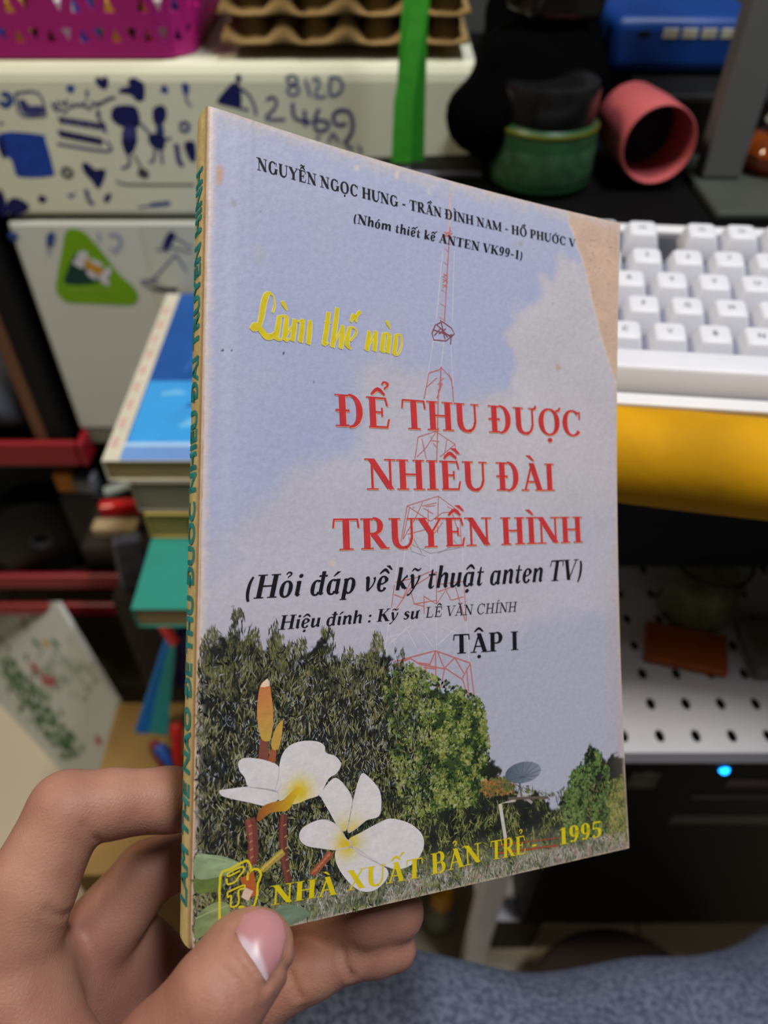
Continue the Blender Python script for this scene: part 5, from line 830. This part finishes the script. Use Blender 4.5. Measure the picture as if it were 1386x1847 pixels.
        if ch == 'k': Ln((.20, .28), (.44, .60), T*1.2); S.append(([(.44, .60), (.50, .62)], .12)); Ln((.24, .34), (.44, .06), K*.85); Ln((.42, .05), (.54, .09), T); w = .56
        else:
            for j in range(2 if ch == 'm' else 1):
                x = .14+j*.33; S.append(([(x+.02, .36), (x+.13, .58), (x+.23, .65), (x+.31, .58), (x+.33, .42), (x+.33, .06)], [T*.7, T*1.2, .11, K*.9, K*.9, K*.85]))
            x = .14+.33*(2 if ch == 'm' else 1); S.append(([(x, .07), (x+.04, .02), (x+.12, .08)], [K*.7, .07, .03])); w = x+.15
    elif ch == 'u':
        Ln((.03, .60), (.14, .65), .05); S.append(([(.14, .64), (.13, .2), (.17, .05), (.26, .03), (.38, .16), (.44, .34)], [K*.9, K*.9, K*.8, .09, T, T*.7])); V(.46, .06, .66, K*.9); S.append(([(.46, .07), (.50, .02), (.58, .08)], [K*.7, .07, .03])); w = .62; tx = .30
    elif ch == 'i': V(.14, .05, .65, K*.9); Ln((.04, .60), (.14, .64), .05); S.append(([(.14, .07), (.18, .02), (.26, .08)], [K*.7, .07, .03])); w = .30; tx = .16; F.append([(.17+.085*math.cos(a), .87+.085*math.sin(a)) for a in np.linspace(0, 6.2832, 13)[:-1]]) if dotted else None
    elif ch == 'o': arc(.27, .33, .25, .35, 0, 360, K*.9, T, 24); w = .56; tx = .27
    elif ch in 'aAđd' and ch in 'ađ':
        arc(.25, .31, .23, .33, 60, 320, K*.9, T); Ln((.30, .62), (.46, .58), T); V(.45, .06, .66 if ch == 'a' else 1.02, K*.85); S.append(([(.45, .07), (.49, .02), (.57, .08)], [K*.7, .07, .03])); w = .62; tx = .30
        if ch == 'đ': Ln((.28, .82), (.62, .82), .07)
    elif ch == 'e': arc(.26, .33, .24, .34, 20, 325, K*.9, T); S.append(([(.08, .30), (.28, .34), (.44, .46), (.42, .58)], [T*.8, T, .08, .09])); w = .52; tx = .27
    elif ch == 't': S.append(([(.18, .86), (.17, .2), (.20, .06), (.27, .03), (.37, .12)], [T, K*.9, K*.8, .08, .03])); Ln((.03, .62), (.36, .62), .06); w = .40; tx = .2
    elif ch == 'p': V(.14, -.28, .64, K*.9); Ln((.03, .60), (.14, .64), .05); arc(.30, .33, .25, .34, 140, -140, K*.9, T); sf(.14, -.28, .28); w = .60
    elif ch == 'v': S.append(([(.04, .60), (.12, .63), (.16, .4), (.20, .04)], [.05, K*.8, K*.85, K*.6])); S.append(([(.20, .03), (.38, .28), (.44, .52), (.40, .64)], [T, T, .08, .11])); w = .52; tx = .28
    elif ch == 'y': S.append(([(.04, .60), (.12, .63), (.17, .4), (.24, .04)], [.05, K*.8, K*.85, K*.6])); S.append(([(.46, .62), (.42, .36), (.26, .0), (.12, -.22), (.02, -.24)], [.11, T*1.2, T, .07, .10])); w = .54; tx = .28
    elif ch == 's': S.append(([(.40, .54), (.28, .64), (.15, .58), (.14, .46), (.30, .32), (.36, .18), (.24, .03), (.06, .10)], [.05, .07, .11, .14, K, .13, .07, .09])); w = .46; tx = .24
    return S, F, w, tx
def marks(ms, up, tx, w, S, F):
    y = 1.06 if up else .76; circ = '\u0302' in ms
    dot = lambda x, y_, r=.085: F.append([(x+r*math.cos(a), y_+r*math.sin(a)) for a in np.linspace(0, 6.2832, 13)[:-1]])
    if circ: S.append(([(tx-.20, y+.02), (tx, y+.20), (tx+.20, y+.02)], [.06, .13, .06]))
    if '\u0306' in ms: S.append(([(tx-.18, y+.18), (tx-.08, y+.05), (tx+.08, y+.05), (tx+.18, y+.18)], [.05, .08, .08, .05]))
    if '\u031b' in ms: x = w-.08 if up else w-.10; yy = (.98 if up else .62); S.append(([(x-.10, yy-.03), (x+.02, yy), (x+.07, yy+.12)], [.06, .09, .06]))
    x, yy = (tx+.22, y+.16) if circ else (tx, y)
    if '\u0301' in ms: S.append(([(x-.06, yy+.02), (x+.12, yy+.22)], [.05, .12]))
    if '\u0300' in ms: S.append(([(x+.08, yy+.02), (x-.12, yy+.22)], [.05, .12]))
    if '\u0309' in ms: S.append(([(x-.09, yy+.20), (x-.02, yy+.29), (x+.09, yy+.24), (x+.06, yy+.14), (x, yy+.10), (x, yy+.04)], [.06, .06, .07, .06, .05, .04]))
    if '\u0303' in ms: x = tx; yy = y+(.24 if circ else .04); S.append(([(x-.20, yy+.02), (x-.10, yy+.13), (x+.08, yy+.05), (x+.19, yy+.15)], [.05, .08, .08, .05]))
    if '\u0323' in ms: dot(tx, -.22, .09)
LQ = []
def text(body, key, slant=0., bold=1., sp=.05, h=.13, end=None):
    """lay out a line between the two measured baseline ends; returns printed quads in cover millimetres"""
    global KW, TN
    x = 0; items = []
    for ch in body:
        d = unicodedata.normalize('NFD', ch) if ch not in 'đĐ' else ch; b = d[0]
        S, F, w, tx = glyph(b, KW*bold, TN*(.6+.4*bold), len(d) == 1 or '\u0323' in d); S, F = list(S), list(F); marks(d[1:], b.isupper(), tx, w, S, F); items.append((x, S, F)); x += w+sp
    p0, p1, q0, q1 = [np.array(p) for p in ART['x_'+key]]; d = p1-p0; L = np.hypot(*d); sx = L/(x-sp); d = d/L
    h0 = q0[1]-p0[1]; h1 = q1[1]-p1[1]; n = np.array([-d[1], d[0]]); out = []
    def M(px, py):
        t = px/(x-sp); s = h0+(h1-h0)*t; return p0+d*(px*sx+slant*py*s)+n*(py*s)
    for ox, S, F in items:
        for P, w in S:
            P = np.array(P, float); q = smooth_poly(P, 4, False) if len(P) > 2 else P
            w_ = np.interp(np.linspace(0, 1, len(q)), np.linspace(0, 1, len(w)), w) if hasattr(w, '__len__') else np.full(len(q), w)
            t = np.gradient(q, axis=0) if len(q) > 2 else np.repeat((q[1]-q[0])[None], 2, 0); t /= np.linalg.norm(t, axis=1)[:, None]+1e-9; o = np.stack([-t[:, 1], t[:, 0]], 1)*w_[:, None]/2
            if len(q) == 2 and abs(t[0, 0]) > .05 and abs(t[0, 1]) > .5: o = np.stack([np.sign(t[:, 1])*-w_/2/np.abs(t[:, 1])*.98, 0*w_], 1)     # diagonals are cut level
            for i in range(len(q)-1): out.append([M(ox+a, b) for a, b in (q[i]-o[i], q[i+1]-o[i+1], q[i+1]+o[i+1], q[i]+o[i])])
        for P in F:
            c = np.mean(P, 0)
            for i in range(0, len(P), 2): out.append([M(ox+a, b) for a, b in (c, P[i], P[(i+1) % len(P)], P[(i+2) % len(P)])])
    return np.array(out)
def letter_mesh(Q, h, m, shift=(0, 0)):
    Q = np.asarray(Q)+np.array(shift); V = bk(Q[..., 0], Q[..., 1], h).reshape(-1, 3)
    e1 = Q[:, 1]-Q[:, 0]; e2 = Q[:, 2]-Q[:, 0]; neg = (e1[:, 0]*e2[:, 1]-e1[:, 1]*e2[:, 0]) < 0
    F = np.arange(len(V)).reshape(-1, 4); F[neg] = F[neg][:, ::-1]
    return npmesh('lettering', V, F, m, cover)
blk = mat('black_print', (20, 20, 28), rough=.4, var=.3, scale=700); redp = mat('red_print', (192, 52, 56), rough=.38, var=.16, scale=300); orp = mat('orange_fringe', (226, 160, 120), rough=.4, var=.1)
yel = mat('yellow_print', (208, 188, 26), rough=.4, var=.15, scale=400); ylp = mat('pale_yellow_fringe', (222, 212, 150), rough=.4, var=.1)
letter_mesh(text('NGUYỄN NGỌC HƯNG - TRẦN ĐÌNH NAM - HỒ PHƯỚC V', 'authors', bold=1.12), .13, blk)
letter_mesh(text('(Nhóm thiết kế ANTEN VK99-1)', 'group', slant=.12, bold=1.12), .13, blk)
for body, k in (('ĐỂ THU ĐƯỢC', 't1'), ('NHIỀU ĐÀI', 't2'), ('TRUYỀN HÌNH', 't3')):
    Q = text(body, k, bold=1.0, sp=.04); letter_mesh(Q, .125, orp, (.14, -.16)); letter_mesh(Q, .135, redp)
letter_mesh(text('(Hỏi đáp về kỹ thuật anten TV)', 'hoi', slant=.25, bold=1.0, sp=.03), .13, blk)
letter_mesh(text('Hiệu đính : Kỹ sư', 'hieu', slant=.25, bold=1.0, sp=.03), .13, blk)
letter_mesh(text('LÊ VĂN CHÍNH', 'le', slant=.2, bold=.6), .13, blk)
letter_mesh(text('TẬP I', 'tap', bold=1.05), .13, blk)
for body, k in (('NHÀ', 'nha'), ('XUẤT', 'xuat'), ('BẢN', 'ban'), ('TRẺ -', 'tre'), ('1995', 'yr')): letter_mesh(text(body, k, bold=1.1), .13, yel)
# the yellow brush script line
p0, p1, q0, q1 = [np.array(p) for p in ART['x_script']]
dd_ = (p1-p0)/np.hypot(*(p1-p0)); SQ = []
def scr(P, w, n=5):
    P = np.array(P, float); M = lambda x, y: p0+dd_*(x-140)*np.hypot(*(p1-p0))/1185.+np.array([-dd_[1], dd_[0]])*y
    P = [M(x, (385+(x-270)*.13-y)*.0336) for x, y in P]; q = smooth_poly(P, n, False) if len(P) > 2 else np.array(P)
    w_ = np.interp(np.linspace(0, 1, len(q)), np.linspace(0, 1, len(w)), w); t = np.gradient(q, axis=0); t /= np.linalg.norm(t, axis=1)[:, None]+1e-9; o = np.stack([-t[:, 1], t[:, 0]], 1)*w_[:, None]/2
    for i in range(len(q)-1): SQ.append([q[i]-o[i], q[i+1]-o[i+1], q[i+1]+o[i+1], q[i]+o[i]])
scr([(318, 150), (312, 90), (285, 58), (255, 80), (235, 150), (215, 250), (190, 310), (150, 325)], [.35, .3, .6, 1.3, 1.4, 1.2, .9, .6]); scr([(300, 200), (318, 150)], [.3, .5])
scr([(140, 320), (170, 290), (210, 320), (250, 370), (290, 370), (320, 340)], [.4, 1.2, 1.5, 1.6, 1.2, .4])
for xt, yt, xb, yb in ((350, 225, 320, 395), (405, 225, 380, 395), (465, 245, 440, 405), (525, 245, 500, 415), (580, 255, 560, 430), (725, 190, 680, 440), (795, 155, 745, 455), (835, 290, 810, 465), (1050, 335, 1020, 485), (1105, 335, 1085, 490), (1170, 355, 1145, 495), (1220, 355, 1195, 505), (1275, 365, 1250, 520)):
    scr([(xt, yt), ((xt+xb)/2+2, (yt+yb)/2), (xb, yb)], [1.0, 1.25, 1.1]); 
scr([(890, 305), (870, 380), (865, 440), (895, 470)], [.8, 1.3, 1.2, .4]); scr([(890, 305), (930, 310), (940, 350), (890, 410)], [.5, .4, .5, .4])
for a, b in (((320, 390), (350, 395)), ((350, 228), (405, 222)), ((440, 400), (470, 250)), ((500, 410), (525, 250)), ((690, 265), (740, 270)), ((745, 450), (835, 295)), ((1025, 480), (1100, 340)), ((1165, 355), (1220, 355)), ((380, 395), (440, 300)), ((680, 440), (720, 420))): scr([a, b], [.4, .35])
scr([(350, 228), (380, 222), (405, 226)], [.4, .5, .4]); scr([(322, 392), (350, 396), (376, 380)], [.5, .35, .25]); scr([(380, 392), (398, 402), (420, 385)], [.7, .5, .25]); scr([(1170, 358), (1195, 352), (1220, 356)], [.4, .5, .4]); scr([(1146, 494), (1170, 496), (1192, 482)], [.5, .35, .25]); scr([(465, 248), (490, 262), (525, 248)], [.3, .4, .3])
scr([(1275, 365), (1315, 370), (1320, 440), (1290, 515), (1250, 520)], [.5, .5, .5, .4, .5])
scr([(375, 115), (385, 140), (405, 180)], [.9, 1.0, .4]); scr([(1200, 255), (1210, 280), (1225, 315)], [.9, .9, .3]); scr([(900, 265), (925, 215), (945, 265)], [.4, 1.3, .4]); scr([(940, 235), (965, 195), (985, 185)], [.4, .9, .8])
letter_mesh(SQ, .125, ylp, (.12, -.1)); letter_mesh(SQ, .124, ylp, (-.12, .1)); letter_mesh(SQ, .135, yel)

# ---- pages, back cover, spine
def slab(u0, u1, v0, v1, h0, h1, nu=30, nv=40):
    us = np.linspace(u0, u1, nu); vs = np.linspace(v0, v1, nv); g = [np.meshgrid(us, vs, indexing='ij')]
    U_, V_ = g[0]; P = np.concatenate([bk(U_, V_, h0).reshape(-1, 3), bk(U_, V_, h1).reshape(-1, 3)]); n = nu*nv; F = []
    for i in range(nu-1):
        for j in range(nv-1):
            a = i*nv+j; F.append((a, a+nv, a+nv+1, a+1)); F.append((n+a+1, n+a+nv+1, n+a+nv, n+a))
    for i in range(nu-1):
        for j, r in ((0, 0), (nv-1, 1)): a, b = i*nv+j, (i+1)*nv+j; F.append((b, a, n+a, n+b) if not r else (a, b, n+b, n+a))
    for j in range(nv-1):
        for i, r in ((0, 0), (nu-1, 1)): a, b = i*nv+j, i*nv+j+1; F.append((a, b, n+b, n+a) if not r else (b, a, n+a, n+b))
    return P, np.array(F)
P, F = slab(.3, BW-.1, .1, BH-.1, -.62, -.28); npmesh('cover_board', P, F, mat('cover_card', (188, 172, 150), rough=.8, var=.25, scale=300), book)
P, F = slab(.6, BW-.9, .5, BH-.6, -TH+.45, -.66); npmesh('page_block', P, F, mat('book_pages', (178, 150, 104), rough=.9, var=.45, scale=200, stretch=(1, 1, 1)), book)
P, F = slab(.3, BW-.1, .1, BH-.1, -TH, -TH+.4); npmesh('back_cover', P, F, MATS['cover_card'], book)
hs = np.linspace(0, 1, 15); vs = np.linspace(0, BH, 60); HS, VS = np.meshgrid(hs, vs, indexing='ij')
Us = .05-.5*np.sin(np.pi*HS)**.8+.12*(fbm(HS*14, VS/30, 2)-.5); Hs = -.42-(TH-.42)*HS
n_ = fbm(HS*16+.4*noise2(VS/9, HS*3, 3), VS/26, 91); lo_ = sstep(120, 60, VS)
st_ = sstep(.55, .7, n_)*(.35+.65*lo_)
sc_ = np.stack([222-24*n_, 204-28*n_, 150-34*n_], -1); sc_ = sc_*(1-.5*st_[..., None])+np.array([236, 220, 172])*.5*st_[..., None]
be = np.exp(-(HS/.09)**2)[..., None]; sc_ = sc_*(1-.7*be)+np.array([142, 104, 66])*.7*be
V_ = bk(Us, VS, Hs).reshape(-1, 3); i0 = (np.arange(14)[:, None]*60+np.arange(59)).ravel(); F_ = np.stack([i0, i0+1, i0+61, i0+60], 1)
spine = npmesh('spine', V_, F_, mat('spine_paper', (0, 0, 0), rough=.75, var=.18, scale=260, attr='Col', bump=.3), book, vcol=lin(sc_).reshape(-1, 3), smooth=True)
me = text_mesh('LAM THE NAO ĐE THU ĐUOC NHIEU ĐAI TRUYEN HINH', 1.0)
c = np.array([v.co[:] for v in me.vertices]); x0_, x1_ = c[:, 0].min(), c[:, 0].max()
vv = 8.5+(c[:, 0]-x0_)/(x1_-x0_)*(176-8.5); hh_ = .12+.70*np.clip(1-c[:, 1]/.73, -.1, 1.1)     # capitals' tops towards the back cover
hh_ = .17+.62*c[:, 1]/.73; uu = .05-.5*np.sin(np.pi*np.clip(hh_, 0, 1))**.8-.22
w_ = bk(uu, vv, -.42-(TH-.42)*hh_)
for v, p in zip(me.vertices, w_): v.co = p
V0 = np.array([v.co[:] for v in me.vertices]); F0 = [tuple(p.vertices) for p in me.polygons]; nv = len(V0); VV_ = []; FF_ = []
for k, (a_, b_) in enumerate([(0, 0), (.28, 0), (-.28, 0), (0, .2), (0, -.2), (.2, .15), (-.2, -.15), (.2, -.15), (-.2, .15)]):    # heavy strokes
    VV_ += [tuple(p) for p in V0+UB*a_/1000+UN*b_/1000-UA*k*2e-6]; FF_ += [tuple(i+k*nv for i in q) for q in F0]
me = bpy.data.meshes.new('lettering'); me.from_pydata(VV_, [], FF_)
sl = link('lettering', me, mat('teal_print', (40, 150, 156), rough=.6, var=.3, scale=400), spine); sl['label'] = 'teal capitals along the spine'

# ------------------------------------------------------------------ the person: left hand and trousers
person = thing('person', 'person in grey-blue trousers holding the paperback in the left hand', 'person', (0, 0, 0))
def C(px, py, d): return np.array([(px-693)/FPX*d, (py-923.5)/FPX*d, d])*1000     # mm in the hand's working frame
def toW(P): P = np.asarray(P)/1000; return np.stack([P[..., 0], S45*(P[..., 2]-P[..., 1]), .95-S45*(P[..., 2]+P[..., 1])], -1)
FING = {
 'thumb': [(C(462, 1712, .1640), 8.2), (C(440, 1742, .1620), 8.9), (C(395, 1795, .1590), 10.0), (C(310, 1915, .160), 12.5), (C(210, 2080, .172), 17)],
 'index': [(C(440, 1452, .2130), 6.4), (C(385, 1448, .2080), 7.4), (C(305, 1442, .2000), 8.0), (C(200, 1450, .1935), 8.3), (C(122, 1462, .1900), 9.4), (C(55, 1600, .1850), 10.6), (C(-10, 1760, .184), 13.5)],
 'middle': [(C(470, 1560, .223), 7.4), (C(355, 1535, .2200), 8.0), (C(265, 1575, .217), 8.6), (C(130, 1745, .212), 12)],
 'ring': [(C(714, 1645, .2105), 7.8), (C(660, 1650, .2085), 8.4), (C(606, 1646, .2120), 7.8), (C(540, 1640, .2200), 8.2), (C(400, 1730, .228), 9.4), (C(250, 1830, .226), 12)],
 'pinky': [(C(712, 1712, .2115), 6.0), (C(675, 1716, .2095), 6.5), (C(632, 1724, .2080), 6.2), (C(565, 1750, .2070), 7.2), (C(470, 1800, .208), 8.2), (C(350, 1870, .214), 12)],
}
PALM = [(C(-10, 1760, .187), C(130, 1765, .212), 14, 12), (C(130, 1765, .213), C(250, 1850, .226), 12, 12), (C(250, 1850, .226), C(365, 1910, .216), 12, 12), (C(-10, 1770, .187), C(0, 2150, .197), 15, 20), (C(130, 1780, .214), C(60, 2150, .212), 13, 20), (C(350, 1900, .217), C(130, 2150, .212), 13, 20), (C(210, 2080, .174), C(40, 2260, .19), 18, 22), (C(50, 2180, .2), C(-60, 2600, .215), 24, 28), (C(225, 1700, .224), C(330, 1790, .232), 11, 11), (C(-60, 2600, .215), C(-300, 3300, .24), 28, 36), (C(20, 1800, .182), C(130, 2020, .18), 12, 15)]
def hand_sdf(P):
    palm = None
    for a, b, ra, rb in PALM: d = cone(P, a, b, ra, rb); palm = d if palm is None else smin(palm, d, 7)
    out = palm
    for nm, ch in FING.items():
        f = None
        for (a, ra), (b, rb) in zip(ch[:-1], ch[1:]): d = cone(P, a, b, ra, rb); f = d if f is None else smin(f, d, 2.0)
        if nm == 'thumb': f = smin(f, np.linalg.norm(P-C(428, 1716, .1665).astype(np.float32), axis=-1)-7.2, 4)
        out = np.where(P[..., 1] > 0, smin(out, f, 2.2 if nm != 'thumb' else 3.0), out)
    return out
hst = .95; lo_ = np.array([-112., 55., 132.]); hi_ = np.array([24., 205., 250.])
g = [np.arange(lo_[i], hi_[i], hst, dtype=np.float32) for i in range(3)]
phi = np.concatenate([hand_sdf(np.stack(np.meshgrid(g[0][i:i+12], g[1], g[2], indexing='ij'), -1)) for i in range(0, len(g[0]), 12)])
def creases(P):      # fine folds of the skin, in mm of depth
    return 0*P[..., 0]
V_, F_ = surface_nets(phi, lo_, hst)
for _ in range(3):   # relax
    acc = np.zeros_like(V_); cnt = np.zeros(len(V_))
    for k in range(4):
        np.add.at(acc, F_[:, k], V_[F_[:, (k+1) % 4]]); np.add.at(cnt, F_[:, k], 1)
    V_ = V_*.5+.5*acc/np.maximum(cnt, 1)[:, None]
def ray_hit(px, py):
    d = C(px, py, 1.)/1000; d /= np.linalg.norm(d, axis=-1); t = 120.
    for _ in range(60):
        s = float(hand_sdf((d*t)[None, :].astype(np.float32))[0]); t += s*.8
        if s < .02 or t > 400: break
    return d*t
CREASE = [([(172, 1512), (190, 1524), (207, 1520)], .2), ([(150, 1490), (165, 1506), (178, 1516)], .2), ([(84, 1640), (100, 1650), (120, 1652)], .4), ([(186, 1607), (170, 1640), (120, 1646)], .15),
          ([(618, 1716), (622, 1738), (634, 1762)], .9), ([(516, 1738), (528, 1770), (538, 1798)], .7), ([(424, 1672), (418, 1690), (428, 1712), (452, 1745), (476, 1782)], .7), ([(480, 1782), (505, 1745), (517, 1710)], .5), ([(405, 1745), (430, 1772), (445, 1800)], .35), ([(390, 1760), (412, 1790), (424, 1815)], .3)]
nrm = np.zeros_like(V_); fn_ = np.cross(V_[F_[:, 2]]-V_[F_[:, 0]], V_[F_[:, 3]]-V_[F_[:, 1]])
for k in range(4): np.add.at(nrm, F_[:, k], fn_)
nrm /= np.linalg.norm(nrm, axis=1)[:, None]+1e-9
if (nrm*(V_-V_.mean(0))).sum() < 0: nrm = -nrm
for pl, dep in CREASE:
    H_ = np.array([ray_hit(*p) for p in smooth_poly(pl, 5, False)]); dd2 = np.full(len(V_), 1e9)
    for a_, b_ in zip(H_[:-1], H_[1:]): dd2 = np.minimum(dd2, cone(V_, a_, b_, 0, 0))
    V_ = V_-nrm*(dep*np.exp(-(dd2/.8)**2)-.25*dep*np.exp(-((dd2-2.2)/1.0)**2))[:, None]
def skin_mat():
    m = mat('skin', (166, 122, 103), rough=.52, var=.16, scale=42, sss=.3, spec=.3, c2=(148, 101, 88)); nt = m.node_tree; N = nt.nodes; K = nt.links; b = N['Principled BSDF']
    tc = N.new('ShaderNodeTexCoord'); vo = N.new('ShaderNodeTexVoronoi'); vo.inputs['Scale'].default_value = 900; vo.feature = 'DISTANCE_TO_EDGE'
    nz = N.new('ShaderNodeTexNoise'); nz.inputs['Scale'].default_value = 260; nz.inputs['Detail'].default_value = 5
    K.new(tc.outputs['Object'], vo.inputs['Vector']); K.new(tc.outputs['Object'], nz.inputs['Vector'])
    ad = N.new('ShaderNodeMath'); ad.operation = 'ADD'; K.new(vo.outputs['Distance'], ad.inputs[0]); K.new(nz.outputs['Fac'], ad.inputs[1])
    bp = N.new('ShaderNodeBump'); bp.inputs['Strength'].default_value = .22; bp.inputs['Distance'].default_value = .0006; K.new(ad.outputs[0], bp.inputs['Height']); K.new(bp.outputs['Normal'], b.inputs['Normal'])
    return m
hand = npmesh('left_hand', toW(V_), F_, skin_mat(), person, smooth=True)
# thumb nail laid on the thumb's surface
NL = smooth_poly([(425, 1681), (437, 1705), (458, 1735), (480, 1770)], 6, False)          # cuticle line
NR = smooth_poly([(440, 1650), (474, 1640), (505, 1655), (514, 1690), (505, 1730)], 5, False)    # free edge
NV = []; NCOL = []; nn, mm = 15, 21
tl = np.linspace(0, 1, mm); IL = lambda Q: np.stack([np.interp(tl, np.linspace(0, 1, len(Q)), Q[:, k]) for k in (0, 1)], 1)
QL, QR = IL(NL), IL(NR)
for i in range(nn):
    for j in range(mm):
        a = i/(nn-1); b = tl[j]*2-1; p = QL[j]*(1-a)+QR[j]*a; q = ray_hit(*p)
        e = .08+.5*min(1, 4*a)*(1-.25*a)*(1-b**6)*(1 if a < .97 else .7); q = q*(1-e/np.linalg.norm(q)); NV.append(q)
        l = sstep(.20+.10*(1-(b-.25)**2), .06+.08*(1-(b-.25)**2), a)*sstep(-.9, -.3, b); NCOL.append((np.array([166, 116, 120])+np.array([16, 10, 10])*a)*(1-l)+np.array([186, 166, 176])*l)
i0 = (np.arange(nn-1)[:, None]*mm+np.arange(mm-1)).ravel(); F_ = np.stack([i0, i0+1, i0+mm+1, i0+mm], 1)
nail = npmesh('thumb_nail', toW(np.array(NV)), F_, mat('nail', (0, 0, 0), rough=.34, var=.06, attr='Col', spec=.5), hand, vcol=lin(np.array(NCOL)), smooth=True)
nail['label'] = 'pink thumb nail with a pale half-moon'
# trousers: crossed legs seen from above
def legs(P):
    d = cone(P, (-.10, -.16, .46), (-.30, -.02, .43), .085, .06); d = smin(d, cone(P, (.13, -.16, .46), (.42, .145, .40), .085, .06), .04)
    d = smin(d, cone(P, (-.24, .01, .45), (-.06, .058, .484), .06, .066), .03); d = smin(d, cone(P, (-.06, .055, .48), (.12, .035, .455), .064, .066), .04); d = smin(d, cone(P, (.12, .035, .455), (.40, .125, .415), .066, .06), .03)
    d = smin(d, cone(P, (-.05, -.05, .44), (.12, -.05, .44), .08, .08), .05); d = smin(d, cone(P, (-.1, -.22, .46), (.13, -.22, .46), .10, .10), .05)
    f = np.sin(P[..., 0]*38+P[..., 1]*85+6*P[..., 2])*.0022*np.clip((P[..., 0]-.05)*8, 0, 1)+np.sin(P[..., 0]*60-P[..., 1]*30)*.0012
    return d+f
V_, F_ = blob(lambda P: legs(P-np.array([0, .012, .013], np.float32)), (-.42, -.34, .36), (.54, .30, .66), .006)
def trouser_mat():
    m = mat('heather_fabric', (72, 79, 100), rough=.95, scale=330, c2=(106, 113, 134), bump=.5, bscale=900, spec=.15); return m
npmesh('trousers', V_, F_, trouser_mat(), person, smooth=True)
